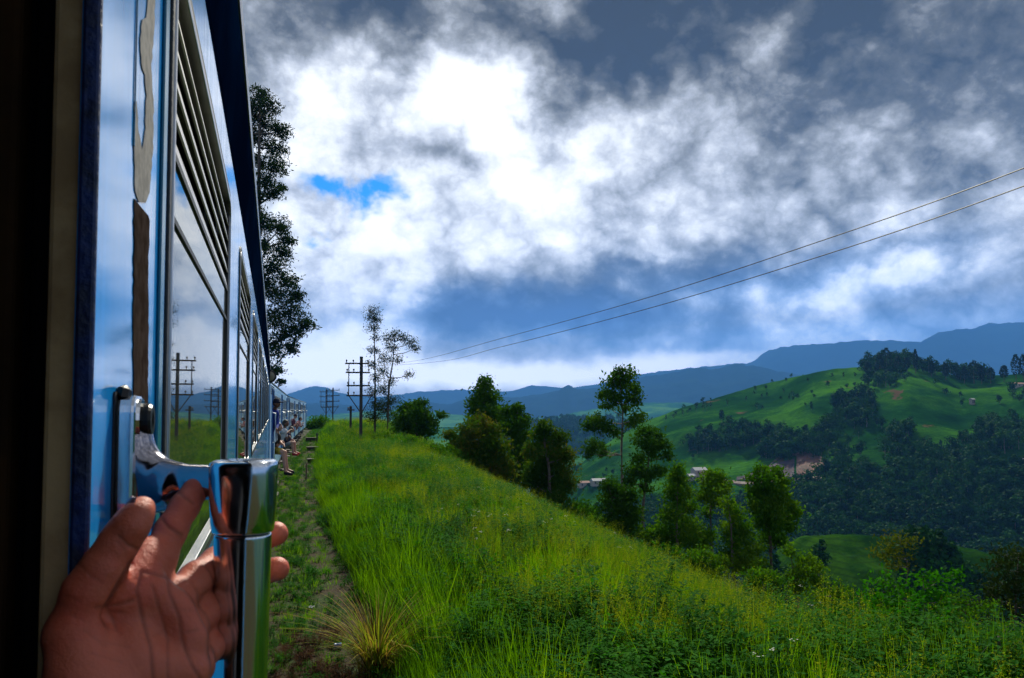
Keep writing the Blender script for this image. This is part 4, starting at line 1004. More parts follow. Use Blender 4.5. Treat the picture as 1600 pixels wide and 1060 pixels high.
tree('russet_tree', 'broad bushy tree with russet top in front of the conical tree', 42, 750, [(748, 660, 14), (735, 672, 18), (762, 675, 18), (720, 695, 18), (745, 700, 28), (775, 698, 20), (730, 725, 26), (760, 730, 28), (785, 728, 18), (745, 755, 28), (772, 758, 24), (718, 750, 18), (703, 680, 8), (707, 715, 12)], M_eucb, leaf=.10, thick=.13, dens=1.5, group=TG)
tree('russet_tree', 'second bushy russet tree with two rounded tops, left of the tall airy tree', 40, 862, [(850, 667, 11), (845, 682, 13), (873, 684, 14), (832, 704, 14), (858, 706, 22), (884, 712, 14), (842, 732, 22), (872, 735, 24), (830, 752, 16), (856, 762, 24), (884, 758, 15), (868, 782, 20)], M_eucb, leaf=.10, thick=.13, dens=1.6, group=TG)
tree('airy_tree', 'tall airy tree with a bare pale trunk and separate leaf clumps, before the valley', 44, 973, [(968, 583, 10), (982, 588, 12), (957, 597, 13), (973, 603, 16), (992, 608, 11), (946, 618, 12), (962, 622, 14), (988, 625, 13), (950, 636, 8), (975, 640, 8), (997, 652, 11), (985, 662, 9), (932, 655, 13), (922, 665, 10), (945, 668, 12), (960, 676, 9), (929, 697, 13), (941, 706, 9), (918, 708, 7)], M_euc, leaf=.10, thick=.11, dens=.85, bark=M_bark_pale, group=TG, trunk_px=[(972, 745), (971, 700), (973, 650)])
tree('leafy_tree', 'crooked open tree right beside the airy tree with flat leaf tiers', 38, 1004, [(1008, 675, 10), (1022, 680, 13), (1005, 690, 15), (1035, 696, 11), (1018, 703, 16), (1043, 712, 8), (1000, 718, 10), (992, 735, 15), (1012, 742, 15), (1032, 738, 10), (985, 752, 10), (1008, 764, 9)], M_euc, leaf=.09, thick=.10, dens=1.0, group=TG, trunk_px=[(1004, 800), (1008, 760), (1014, 720)])
tree('low_tree', 'low dark bushy tree at the foot of the airy tree', 33, 968, [(950, 758, 11), (966, 768, 18), (985, 772, 12), (952, 785, 18), (975, 792, 22), (990, 808, 16), (960, 815, 20), (980, 830, 20)], M_euc, leaf=.08, thick=.09, dens=1.3, group=TG)
tree('young_tree', 'young tree with a narrow rounded top, left of the flat-crowned pair', 31, 1058, [(1058, 733, 8), (1053, 744, 11), (1064, 750, 12), (1050, 765, 14), (1072, 768, 12), (1058, 782, 18), (1078, 792, 12), (1048, 802, 18), (1068, 815, 20), (1040, 828, 18), (1055, 845, 20)], M_young, leaf=.075, thick=.08, dens=1.3, group=TG)
tree('young_tree', 'young tree with a single rounded head on a thin stem, left of the biggest tree', 30, 1116, [(1114, 741, 11), (1104, 752, 13), (1125, 752, 14), (1115, 766, 16), (1133, 766, 9), (1100, 775, 11), (1120, 785, 10), (1104, 800, 8)], M_young, leaf=.072, thick=.075, dens=1.2, group=TG, trunk_px=[(1112, 850), (1110, 800), (1113, 770)])
tree('young_tree', 'slanting bushy young tree close against the biggest tree', 27, 1158, [(1137, 785, 8), (1143, 797, 12), (1152, 812, 14), (1140, 828, 14), (1162, 832, 16), (1150, 850, 22), (1175, 858, 18), (1160, 878, 24), (1186, 882, 14), (1140, 880, 18)], M_young, leaf=.068, thick=.07, dens=1.4, group=TG)
tree('young_tree', 'biggest rounded tree with two heads standing before the wooded slope', 29, 1206, [(1189, 733, 10), (1213, 739, 11), (1182, 748, 13), (1200, 752, 14), (1222, 753, 12), (1178, 768, 13), (1195, 774, 18), (1220, 774, 16), (1238, 790, 11), (1185, 792, 15), (1208, 796, 22), (1230, 808, 13), (1245, 800, 6), (1192, 815, 18), (1214, 820, 20), (1234, 824, 8), (1200, 840, 16), (1216, 846, 13)], M_young, leaf=.072, thick=.10, dens=1.6, group=TG, trunk_px=[(1206, 900), (1204, 860), (1202, 800)])
tree('shrub', 'small round shrub at the right foot of the biggest tree', 24, 1266, [(1236, 862, 9), (1262, 876, 12), (1278, 888, 10), (1258, 894, 16), (1276, 908, 13), (1240, 900, 12), (1250, 920, 14)], M_young, leaf=.062, thick=.05, dens=1.4, cat='shrub', group=TG)
tree('shrub', 'dark shrub rising at the right edge of the picture', 14, 1580, [(1572, 868, 16), (1592, 864, 14), (1556, 885, 16), (1584, 890, 22), (1606, 888, 20), (1565, 912, 20), (1596, 915, 24), (1572, 940, 26), (1610, 945, 26), (1550, 930, 14), (1625, 915, 25), (1640, 950, 30)], M_thin, leaf=.045, thick=.04, dens=1.0, cat='shrub', wide=1.3)
tree('shrub', 'leafy shrub with pale tips among the weeds at lower right', 10.5, 1396, [(1380, 908, 14), (1400, 915, 18), (1368, 932, 18), (1392, 938, 24), (1416, 936, 16), (1380, 962, 24), (1410, 965, 22)], M_weed, leaf=.035, thick=.03, dens=1.2, cat='shrub', wide=1.4)
tree('shrub', 'smaller leafy shrub right of the pale tipped one at lower right', 11, 1456, [(1442, 900, 12), (1460, 912, 16), (1450, 930, 18), (1475, 935, 16), (1460, 955, 22), (1488, 900, 9)], M_weed, leaf=.036, thick=.03, dens=1.2, cat='shrub', wide=1.4)
tree('shrub', 'feathery olive shrub standing up against the wooded valley', 12, 1400, [(1388, 848, 12), (1404, 838, 12), (1420, 846, 10), (1376, 862, 9), (1398, 860, 14), (1410, 872, 11), (1395, 884, 9)], M_plume, leaf=.03, thick=.02, dens=.35, cat='shrub', wide=1.8)
for i, (px, py, s, dp, lb) in enumerate([(500, 662, 15, 100, 'rounded green bush closing off the far end of the path'), (604, 686, 16, 44, 'leafy bush just right of the near utility pole'), (640, 694, 17, 40, 'pale leafy bush below the small round dark tree'), (676, 705, 16, 36, 'light green bush at the crest left of the russet tree')]):
    tree('bush', lb, dp, px, [(px-s*.9, py+4, s*.7), (px, py-2, s*.8), (px+s, py+5, s*.7), (px-s*.3, py+s*.8, s), (px+s*.6, py+s*.9, s)], M_young, leaf=.075 if dp < 60 else .16, thick=.04, dens=1.1 if dp < 60 else .8, cat='bush')

INF = [(905, 800, 20, 38, 'low bush filling the gap right of the second russet tree'), (1020, 838, 20, 32, 'low bush under the crooked open tree'), (1088, 832, 16, 30, 'low bush between the two young trees'), (1100, 872, 20, 26, 'low bush below the single headed young tree'),
       (1190, 905, 20, 22, 'low bush at the left foot of the biggest tree'), (1045, 868, 17, 27, 'low bush down the crest below the narrow young tree'), (935, 822, 17, 34, 'low bush left of the low dark bushy tree'), (1300, 925, 20, 15, 'low bush where the crest meets the green spur'), (1340, 945, 20, 12, 'low bush left of the pale tipped shrub'),
       (1510, 940, 24, 11.5, 'low bush between the smaller leafy shrub and the dark edge shrub'), (1235, 985, 30, 7.6, 'broad weedy bush in the near grass below the round shrub'), (1420, 1010, 34, 6.4, 'broad dark weedy bush low in the near right foreground'), (1560, 1000, 34, 6.0, 'weedy bush at the near right corner'), (1120, 960, 26, 10, 'weedy bush halfway down the near crest'), (790, 778, 18, 38, 'low bush between the two russet trees'), (700, 712, 14, 40, 'low bush at the left foot of the first russet tree')]
for px, py, s, dp, lb in INF:
    tree('bush', lb, dp, px, [(px-s*.9, py+4, s*.75), (px, py-6, s*.8), (px+s, py+3, s*.75), (px-s*.4, py+s*.9, s*1.05), (px+s*.6, py+s, s*1.05), (px+s*.1, py+s*1.9, s*1.1)], M_young, leaf=.0023*dp, thick=.04, dens=1.0*min(1.6, 20/dp+.5), cat='bush', group='low bushes along the crest of the embankment')
# ---------------------------------------------------------------- trees that stand out along the tea hill's skyline
HG = 'trees along the skyline of the tea hill'
M_hillt = leaf_mat('skyline_leaves', [(.006, .022, .012), (.012, .036, .016), (.02, .05, .02)], .15, vscale=.05)
hill_trees = [(1386, 546, 9, 14, 'tallest rounded tree on the summit of the tea hill'), (1375, 556, 7, 10, 'lower rounded tree just left of the summit tree'), (1357, 567, 6, 9, 'small tree at the left end of the summit grove'), (1431, 549, 4, 17, 'narrow pointed tree right of the summit grove'),
    (1404, 558, 6, 9, 'rounded tree just right of the summit tree'), (1418, 562, 5, 8, 'little rounded tree between the summit and the pointed tree'), (1456, 566, 4, 8, 'small thin tree a little right of the pointed tree'), (1478, 570, 5, 8, 'small round tree left of the broad dark tree'),
    (1522, 566, 9, 18, 'broad dark tree standing on the right shoulder of the tea hill'), (1534, 574, 5, 11, 'smaller dark tree touching the broad one on its right'), (1507, 575, 4, 9, 'thin tree just left of the broad dark tree'), (1548, 577, 6, 9, 'pale round tree in the gap right of the broad dark tree'),
    (1569, 574, 6, 11, 'round headed tree left of the dark column tree'), (1588, 557, 7, 24, 'tall dark column tree near the right edge'), (1599, 556, 5, 24, 'second tall column tree at the right edge')]
for i, (px, py, rx, h, lb) in enumerate(hill_trees):
    az_ = math.atan2(*ray(px, 600)[:2]); rr_ = 800.0
    zg = float(H5.z(np.array([az_]), np.array([rr_]))[0]); x, y = rr_*math.sin(az_), rr_*math.cos(az_); ztop = float(at_r(px, py-2, rr_)[2]); hh = max(ztop-zg, 7); sw = rx*.62*1.5
    root = thing('hill_tree', lb, 'tree', (x, y, zg-.5), HG)
    r = np.random.default_rng(500+i); n = 420; t = r.random(n)**.8; ang = r.random(n)*6.28; prf = np.sin(np.pi*np.clip(t*.85+.12, 0, 1))**.7
    rad = sw*.62*prf*(.55+.5*r.random(n)); P = np.stack([x+np.cos(ang)*rad, y+np.sin(ang)*rad, zg+hh*(.22+.78*t)+r.normal(0, .4, n)], 1)
    a = r.normal(size=(n, 3)); a /= np.linalg.norm(a, axis=1)[:, None]; b_ = np.cross(a, r.normal(size=(n, 3))); b_ /= np.linalg.norm(b_, axis=1)[:, None]; s = r.uniform(.45, .95, (n, 1))
    mesh_obj('crown', np.stack([P-a*s, P+b_*s*.7, P+a*s, P-b_*s*.7], 1).reshape(-1, 3), np.arange(n*4).reshape(-1, 4), M_hillt, root)
    m_ = MB(); m_.tube([(x, y, zg-1), (x, y, zg+hh*.8)], [.35, .08], 6); m_.build('trunk', M_bark, root)
# row of small trees down the hill's left shoulder
for i, (px, py, h) in enumerate([(1040, 648, 9), (1052, 644, 7), (1066, 640, 10), (1074, 634, 8), (1087, 630, 13), (1098, 622, 14), (1104, 621, 13), (1110, 619, 11), (1136, 617, 8), (1166, 606, 7), (1190, 601, 6), (1224, 593, 7), (1262, 583, 5), (1300, 576, 6), (1318, 574, 7), (1336, 572, 6)]):
    az_ = math.atan2(*ray(px, 600)[:2]); rr_ = 800.0; zg = float(H5.z(np.array([az_]), np.array([rr_]))[0]); x, y = rr_*math.sin(az_), rr_*math.cos(az_); hh = h*.66+2
    if i == 0: rowlab = 'small thin trees strung down the left skyline of the tea hill'
    mbt = blobtree(300+i, 60, hh*.42, hh, .42, True, .3); v = [(a+x, b+y, c+zg-.3) for a, b, c in mbt.v]
    lab = ['leftmost of the small trees at the foot of the hill skyline', 'second small tree from the left on the hill skyline', 'third small tree from the left, a taller one', 'fourth small tree from the left, low and round', 'tree just left of the tight trio on the skyline', 'tallest of the tight trio on the left skyline', 'middle tree of the tight trio on the left skyline', 'right tree of the tight trio on the left skyline',
           'lone small tree just right of the tight trio', 'small tree halfway up the left skyline', 'second small tree halfway up the left skyline', 'tiny tree above the terraced slope on the skyline', 'tiny tree nearing the top of the skyline', 'first of the last three tiny trees below the summit grove', 'middle of the last three tiny trees below the summit grove', 'last tiny tree before the summit grove'][i]
    o = mesh_obj('skyline_tree', v, mbt.f, [M_hillt, M_bark], None, False, mbt.m); tag(o, lab, 'tree', 'small trees down the left skyline')

# ---------------------------------------------------------------- poles and wires
M_pole = mat('dark_steel_pole', (.020, .019, .018), .7, var=(.035, .03, .026), vscale=5)
M_ins = mat('insulator', (.10, .09, .08), .35)
def pole(px, ytop, depth, label, arms, side, group='utility poles along the line', h=None):
    b = at_d(px, 640, depth); x, y = float(b[0]), float(b[1]); zt = float(at_d(px, ytop, depth)[2]); zg = float(ground_z(x, y))
    root = thing('utility_pole', label, 'utility pole', (x, y, zg), group); ax = np.array([.985, -.17, 0])
    m_ = MB(); m_.box((x-.085, y-.085, zg-.3), (x+.085, y+.085, zt)); m_.build('post', M_pole, root, bevel=.015)
    for (zo, L0, L1) in arms:
        z = zt-zo; m_ = MB(); p0, p1 = np.array([x, y-.11, z])-ax*L0, np.array([x, y-.11, z])+ax*L1
        m_.tube([p0, p1], .045, 4, up=(0, 1, .001)); m_.build('crossarm', M_pole, root)
        for q in ([-L0+.08, -L0*.5, L1-.08] if L1 > .3 else [-L0+.08, -L0*.5]):
            p = np.array([x, y-.11, z])+ax*q; m_ = MB(); m_.tube([p+[0, 0, .03], p+[0, 0, .10], p+[0, 0, .14], p+[0, 0, .20], p+[0, 0, .23]], [.018, .018, .055, .05, .015], 8); m_.build('insulator', M_ins, root)
    q = [x, y-.13, 0]; z1 = zt-arms[-1][0]
    for s, L in ((-1, arms[-1][1]), (1, arms[-1][2])):
        if L > .3: m_ = MB(); m_.tube([np.array([x, y-.15, z1])+ax*s*L*.85, np.array([x, y-.15, z1-1.05])], .028, 4); m_.build('brace', M_pole, root)
    e = np.array([x, y-.13, 0])-ax*(arms[0][1]-.22); m_ = MB(); m_.tube([e+[0, 0, z1], e+[0, 0, zt-arms[0][0]]], .028, 4); m_.build('tie_bar', M_pole, root)
    return np.array([x, y, zt]), ax
pt, pax = pole(564, 557, 45, 'nearest dark utility pole with four crossarms, beside the thin trees', [(.42, .95, .45), (.95, .90, .50), (1.72, .85, .50), (2.30, .85, .70)], 1)
pole(520, 606, 108, 'far utility pole, the right and taller one of the twin poles over the path end', [(.35, 1.0, .9), (1.1, 1.0, .9), (1.9, 1.0, .9), (2.7, .8, .8)], 1)
pole(509.5, 609, 118, 'far utility pole, left one of the twin poles over the path end', [(.35, 1.0, .9), (1.1, 1.0, .9), (1.9, 1.0, .9), (2.7, .8, .8)], 1)
pole(548, 635, 62, 'short thin pole just left of the nearest utility pole', [(.3, .3, .3)], 1)
M_wire = mat('wire', (.012, .012, .014), .5)
def wire(px_pts, label):
    P = [at_d(x, y, d) for x, y, d in px_pts]; P = [Vector(p) for p in P]
    out = []
    for i in range(len(P)-1):
        p0 = P[max(i-1, 0)]; p1 = P[i]; p2 = P[i+1]; p3 = P[min(i+2, len(P)-1)]
        for k in range(10):
            t = k/10; out.append(.5*((2*p1)+(-p0+p2)*t+(2*p0-5*p1+4*p2-p3)*t*t+(-p0+3*p1-3*p2+p3)*t**3))
    out.append(P[-1]); m_ = MB(); m_.tube(out, .0055, 5); o = m_.build('overhead_wire', M_wire); tag(o, label, 'overhead wire', 'overhead wires'); return o
wire([(572, 574, 44.9), (655, 563, 30), (780, 530, 18.5), (1000, 469, 11.8), (1300, 371, 7.9), (1600, 263, 6.0), (2100, 60, 4.4), (3200, -400, 3.0)], 'upper thin overhead wire sweeping down from the right to the nearest pole')
wire([(560, 574, 44.9), (680, 566, 30), (780, 543, 18.8), (1000, 486, 12.0), (1300, 395, 8.0), (1600, 291, 6.1), (2100, 100, 4.5), (3200, -340, 3.0)], 'lower overhead wire running below the thinner one')

# ---------------------------------------------------------------- things lying by the path
M_conc = mat('old_concrete', (.10, .09, .075), .9, var=(.05, .05, .035), vscale=9, bump=.5, bscale=30)
M_wood = mat('weathered_wood', (.20, .15, .10), .9, var=(.11, .08, .05), vscale=14)
def block(px, py, w, dpt, h, lab):
    d = (EYE-.05)/((py-640)/F); p = at_d(px, py, d); x, y = float(p[0]), float(p[1]); z = float(ground_z(x, y))
    root = thing('concrete_block', lab, 'concrete block', (x, y, z), 'low concrete blocks beside the path')
    m_ = MB(); m_.box((x-w/2, y-dpt/2, z-.1), (x+w/2, y+dpt/2, z+h)); m_.build('base', M_frame, root, bevel=.02)
    m_ = MB(); m_.box((x-w/2-.04, y-dpt/2-.04, z+h+.001), (x+w/2+.04, y+dpt/2+.04, z+h+.06)); m_.build('cap', M_conc, root, bevel=.015)
block(491, 722, .62, .5, .16, 'low dark concrete block nearest the camera beside the path')
block(489, 703, .75, .5, .18, 'middle dark concrete block beside the far path')
block(486, 690, .80, .5, .30, 'farthest concrete block, close to the coaches')
p = at_d(478, 752, (EYE-.0)/((752-640)/F)); zt_ = float(at_d(478, 724, (EYE)/((752-640)/F))[2])
m_ = MB(); m_.tube([(p[0], p[1], -.1), (p[0]+.02, p[1], max(zt_, .35))], [.035, .028], 7); o = m_.build('wooden_stake', M_wood, bevel=.004); tag(o, 'pale wooden stake stuck upright in the path', 'stake')
p = at_d(488, 700, 52); m_ = MB(); m_.tube([(p[0]+.3, p[1], -.1), (p[0]+.3, p[1], 1.0)], [.05, .05], 6); o = m_.build('marker_post', M_frame, bevel=.01); tag(o, 'short dark marker post beside the farthest concrete block', 'post')
d = 2.58/((1012-640)/F); p = at_d(522, 1012, d); z = float(ground_z(p[0], p[1]))
m_ = MB(); pr = [(.024, 0), (.028, .035), (.030, .075), (.031, .08), (.027, .078), (.022, .01)]
v = []; f = []
for i, (r1, h) in enumerate(pr):
    for k in range(16): a = k*math.pi/8; v.append((p[0]+h*.95, p[1]+r1*math.cos(a)-h*.2, z+.032+r1*math.sin(a)))
for i in range(len(pr)-1): f += [(i*16+k, i*16+(k+1) % 16, (i+1)*16+(k+1) % 16, (i+1)*16+k) for k in range(16)]
f.append(tuple(range(16))); m_.add(v, f); o = m_.build('plastic_cup', mat('blue_plastic', (.02, .12, .38), .35), smooth=True); tag(o, 'crushed blue plastic cup lying at the edge of the path', 'plastic cup')
p = at_d(487, 950, 2.58/((950-640)/F)); z = float(ground_z(p[0], p[1])); m_ = MB()
r_ = random.Random(3); g = [[(p[0]+(i-2)*.018+r_.uniform(-.004, .004), p[1]+(j-2)*.018, z+.03+r_.uniform(0, .02)) for j in range(5)] for i in range(5)]
m_.add([q for row in g for q in row], [(i*5+j, (i+1)*5+j, (i+1)*5+j+1, i*5+j+1) for i in range(4) for j in range(4)]); o = m_.build('paper_scrap', mat('litter', (.55, .55, .52), .8)); s = o.modifiers.new('t', 'SOLIDIFY'); s.thickness = .001; tag(o, 'crumpled white scrap of paper on the dirt path', 'litter')

# ---------------------------------------------------------------- houses, road and cutting on the tea hill
M_wallw = mat('house_wall', (.34, .30, .27), .8); M_roofr = mat('house_roof', (.28, .14, .10), .8); M_roofw = mat('tin_roof', (.26, .27, .28), .7); M_dark = mat('window_dark', (.02, .02, .025), .4)
def ground_at(px, py):
    v = ray(px, py); az_ = math.atan2(v[0], v[1]); el = v[2]/math.hypot(v[0], v[1]); rs = np.linspace(335, 860, 900)
    zz = H5.z(np.full(900, az_), rs); lo = EYE+el*rs; k = np.argmax(zz >= lo)
    if k == 0: k = 300
    return np.array([rs[k]*math.sin(az_), rs[k]*math.cos(az_), float(zz[k])]), rs[k]
def house(px, py, w, dd, h, wall, roof, lab, grp='small houses on the tea hill'):
    p, r0 = ground_at(px, py); x, y, z = p; root = thing('house', lab, 'house', (x, y, z-.5), grp)
    m_ = MB(); m_.box((x-w/2, y-dd/2, z-1.5), (x+w/2, y+dd/2, z+h)); m_.build('wall', wall, root)
    m_ = MB(); e = .4; v = [(x-w/2-e, y-dd/2-e, z+h), (x+w/2+e, y-dd/2-e, z+h), (x+w/2+e, y+dd/2+e, z+h), (x-w/2-e, y+dd/2+e, z+h), (x-w/2-e, y, z+h+dd*.3), (x+w/2+e, y, z+h+dd*.3)]
    m_.add(v, [(0, 1, 5, 4), (2, 3, 4, 5), (0, 4, 3), (1, 2, 5), (0, 3, 2, 1)]); m_.build('roof', roof, root)
    for q in range(max(2, int(w/3.5))):
        xx = x-w/2+(q+.5)*w/max(2, int(w/3.5)); m_ = MB(); m_.box((xx-.5, y-dd/2-.06, z+.7), (xx+.5, y-dd/2-.003, z+h-.6)); m_.build('window', M_dark, root)
HL = [(1092, 742, 10, 7, 3.4, M_wallw, M_roofw, 'pale house with white roof between the young trees'), (1106, 748, 12, 6, 3, M_wallw, M_roofr, 'long pinkish house right of the pale roofed one'), (1080, 750, 6, 5, 3, M_wallw, M_roofw, 'small hut left of the pale roofed house'),
      (935, 757, 12, 6, 3, M_wallw, M_roofw, 'long pale house low in the valley left of the airy tree'), (912, 760, 9, 5, 3, M_wallw, M_roofr, 'pinkish house at the far left of the valley houses'), (1519, 632, 3, 3, 4, M_wallw, M_roofw, 'tiny white hut high on the right tea slope'), (1350, 742, 4, 4, 3, M_wallw, M_roofw, 'tiny white hut by the road in the dark wood'),
      (1596, 727, 9, 5, 3, M_wallw, M_roofw, 'white house at the right edge of the wood'), (1385, 738, 3, 3, 3, M_wallw, M_roofr, 'tiny hut right of the white one in the wood'), (1590, 605, 12, 4, 2.5, M_wallw, M_roofr, 'long low brown building under the right skyline')]
for a in HL: house(*a)
def drape(cols, rows_, m, name, rise=.6):
    v = []; nx = 26; ny = 12
    for i in range(nx):
        t = i/(nx-1); px = cols[0][0]*(1-t)+cols[-1][0]*t; top = np.interp(px, [c[0] for c in cols], [c[1] for c in cols]); bot = np.interp(px, [c[0] for c in rows_], [c[1] for c in rows_])
        for j in range(ny):
            q = ground_at(px+random.uniform(-.6, .6), top*(1-j/(ny-1))+bot*j/(ny-1))[0]; v.append((q[0], q[1], q[2]+rise-(2.2 if i in (0, nx-1) or j in (0, ny-1) else 0)+random.uniform(-.25, .25)))
    return structure(mesh_obj(name, v, [(i*ny+j, (i+1)*ny+j, (i+1)*ny+j+1, i*ny+j+1) for i in range(nx-1) for j in range(ny-1)], m))
M_scar = mat('dark_rock_cut', (.035, .028, .042), .95, var=(.07, .04, .04), vscale=.25); M_scar2 = mat('brown_earth_cut', (.16, .075, .05), .95, var=(.07, .045, .03), vscale=.2)
drape([(1148, 748), (1180, 738), (1210, 724), (1244, 714)], [(1148, 752), (1244, 750)], M_scar, 'rock_cutting')
drape([(1243, 706), (1262, 700), (1290, 716)], [(1243, 746), (1290, 744)], M_scar2, 'earth_cutting')
# cut road: a ribbon laid along the slope
M_road = mat('earth_road', (.20, .16, .13), .95, var=(.12, .08, .06), vscale=.3); M_cut = mat('bare_earth_cut', (.13, .065, .045), .95, var=(.05, .035, .035), vscale=.12)
def ribbon(pts, wid, m, name, rise=.35, up=0):
    P = []
    for i in range(len(pts)-1):
        for k in range(8): t = k/8; P.append((pts[i][0]*(1-t)+pts[i+1][0]*t, pts[i][1]*(1-t)+pts[i+1][1]*t))
    W_ = [ground_at(*q)[0] for q in P]; v = []
    for w in W_:
        d = w[:2]/np.linalg.norm(w[:2]); v += [(w[0]-d[0]*wid/2, w[1]-d[1]*wid/2, w[2]+rise), (w[0]+d[0]*wid/2, w[1]+d[1]*wid/2, w[2]+rise+up), (w[0]-d[0]*wid/2, w[1]-d[1]*wid/2, w[2]-3)]
    f = []
    for i in range(len(W_)-1): a = 3*i; f += [(a, a+3, a+4, a+1), (a+2, a+5, a+3, a)]
    return structure(mesh_obj(name, v, f, m))
ribbon([(1120, 752), (1160, 757), (1190, 757), (1240, 752), (1290, 748)], 6, M_road, 'road', .4, 1.2)
ribbon([(1245, 712), (1225, 712), (1210, 722), (1195, 738)], 2, M_road, 'track', .4, 1.0)
# ---------------------------------------------------------------- the hand on the grab handle
def skin_mat(name, palm, back, bscale=300.0):
    m = bpy.data.materials.new(name); m.use_nodes = True; t = NT(m.node_tree); p = t.N['Principled BSDF']
    at = t.n('ShaderNodeAttribute'); at.attribute_name = 'palmar'; tc = t.n('ShaderNodeTexCoord'); P = tc.outputs['Object']
    n1 = t.noise(P, 22, 5, .6); n2 = t.noise(P, 120, 5, .65)
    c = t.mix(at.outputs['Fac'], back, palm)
    c = t.mix(t.m('MULTIPLY', t.smooth(n1, .42, .70), .55), c, (palm[0]*1.12, palm[1]*.62, palm[2]*.55))
    c = t.mix(t.m('MULTIPLY', t.smooth(n2, .50, .75), .40), c, (palm[0]*1.2, palm[1]*1.35, palm[2]*1.35))
    cr = t.n('ShaderNodeAttribute'); cr.attribute_name = 'crease_shade'; c = t.mix(t.m('MULTIPLY', cr.outputs['Fac'], .5), c, (.10, .025, .014))  # shading in the skin folds, darkened in the base colour
    t.L.new(c, p.inputs['Base Color']); p.inputs['Roughness'].default_value = .48; p.inputs['Specular IOR Level'].default_value = .35
    p.inputs['Subsurface Weight'].default_value = .12; p.inputs['Subsurface Radius'].default_value = (1, .3, .15); p.inputs['Subsurface Scale'].default_value = .006
    vo = t.n('ShaderNodeTexVoronoi'); vo.inputs['Scale'].default_value = 520; t.L.new(t.vm('ADD', P, t.vm('MULTIPLY', (1, 1, 1), (0, 0, 0)).outputs[0]).outputs[0], vo.inputs['Vector'])
    b = t.n('ShaderNodeBump'); b.inputs['Strength'].default_value = .75; b.inputs['Distance'].default_value = .0009
    t.L.new(t.m('ADD', t.noise(P, bscale, 6, .7), t.m('MULTIPLY', vo.outputs['Distance'], .18)), b.inputs['Height']); t.L.new(b.outputs[0], p.inputs['Normal'])
    return m
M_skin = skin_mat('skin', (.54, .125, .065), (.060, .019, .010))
def J(px, py, d, rp): return np.array(at_d(px, py, d)), rp*d/F
S = SDF(at_d(60, 1400, .36)*0 + np.array([-.32, .26, EYE-.34]), (.035, .66, EYE-.045), .00125)
FD = (FW[0], FW[1], 0)
def chain(js, k=.005, F_=None, flat=None):
    js = [(p, r_*.91) for p, r_ in js]
    for a, b_ in zip(js[:-1], js[1:]): S.cap(a[0], b_[0], a[1], b_[1], k, F_, flat=flat)
wr = J(128, 1150, .425, 72); elbow = (np.array([-.34, .20, 2.20]), .042)
# palm: bones fanned from the wrist, pads on top
for a, b_ in [((135, 1040, .452, 62), (236, 925, .490, 33)), ((150, 1070, .452, 62), (272, 940, .495, 32)), ((170, 1090, .452, 60), (290, 985, .497, 33)), ((190, 1110, .45, 58), (300, 1040, .492, 34))]:
    S.cap(J(*a)[0], J(*b_)[0], J(*a)[1], J(*b_)[1], .009, flat=(FD, .62))
S.cap(J(160, 1090, .45, 60)[0], wr[0], .026, wr[1], .012, flat=(FD, .8))
S.cap(wr[0], elbow[0], wr[1], elbow[1], .012)
S.cap(J(205, 1050, .455, 10)[0], J(285, 1050, .475, 10)[0], .020, .0165, .010)              # heel pad on the little finger side
S.cap(J(240, 930, .474, 10)[0], J(262, 945, .478, 10)[0], .0125, .0115, .007)               # pads under the fingers
S.cap(J(275, 965, .480, 10)[0], J(292, 1000, .480, 10)[0], .0125, .0125, .007)
S.cap(J(200, 975, .468, 10)[0], J(190, 1040, .455, 10)[0], .017, .020, .010)
S.cap(J(118, 1000, .437, 46)[0], J(132, 1090, .428, 50)[0], J(118, 1000, .437, 42)[1], .022, .009)   # thenar
# thumb
thumb = [J(118, 985, .442, 46), J(140, 925, .444, 40), J(162, 888, .447, 34), J(186, 848, .452, 29.5), J(205, 820, .456, 27), J(221, 796, .460, 22.5)]
Ft = S.new(); chain(thumb, .007, Ft); S.cap(J(206, 822, .452, 10)[0], J(214, 806, .455, 10)[0], .0088, .0078, .004, Ft); S.join(Ft, .009)
S.cap(J(196, 930, .452, 10)[0], J(172, 955, .446, 10)[0], .0055, .0050, .009, sub=True)       # hollow between thumb and palm
# fingers
def finger(js, k=.0045, kj=.006):
    Ff = S.new(); chain(js, k, Ff); S.join(Ff, kj)
finger([J(232, 925, .488, 34), J(247, 872, .498, 30), J(268, 828, .510, 25.5), J(288, 792, .524, 23.5), J(308, 763, .536, 20.5), J(325, 743, .545, 15.5)])
S.cap(J(212, 905, .474, 10)[0], J(236, 862, .490, 10)[0], .0105, .0095, .007); S.cap(J(188, 925, .462, 10)[0], J(222, 880, .482, 10)[0], .0125, .0105, .010)
finger([J(272, 940, .495, 32), J(306, 905, .520, 28), J(338, 880, .548, 26.5), J(372, 858, .577, 24), J(404, 842, .590, 22), J(431, 834, .588, 20.5)])
finger([J(290, 985, .497, 33), J(322, 955, .522, 28), J(346, 932, .550, 26.5), J(380, 908, .580, 24), J(408, 894, .592, 22), J(433, 889, .590, 20.5)])
finger([J(300, 1040, .492, 32), J(326, 1010, .515, 26), J(346, 990, .545, 24), J(370, 968, .572, 21), J(385, 960, .580, 19), J(394, 957, .581, 17)])
V, Q = S.mesh()
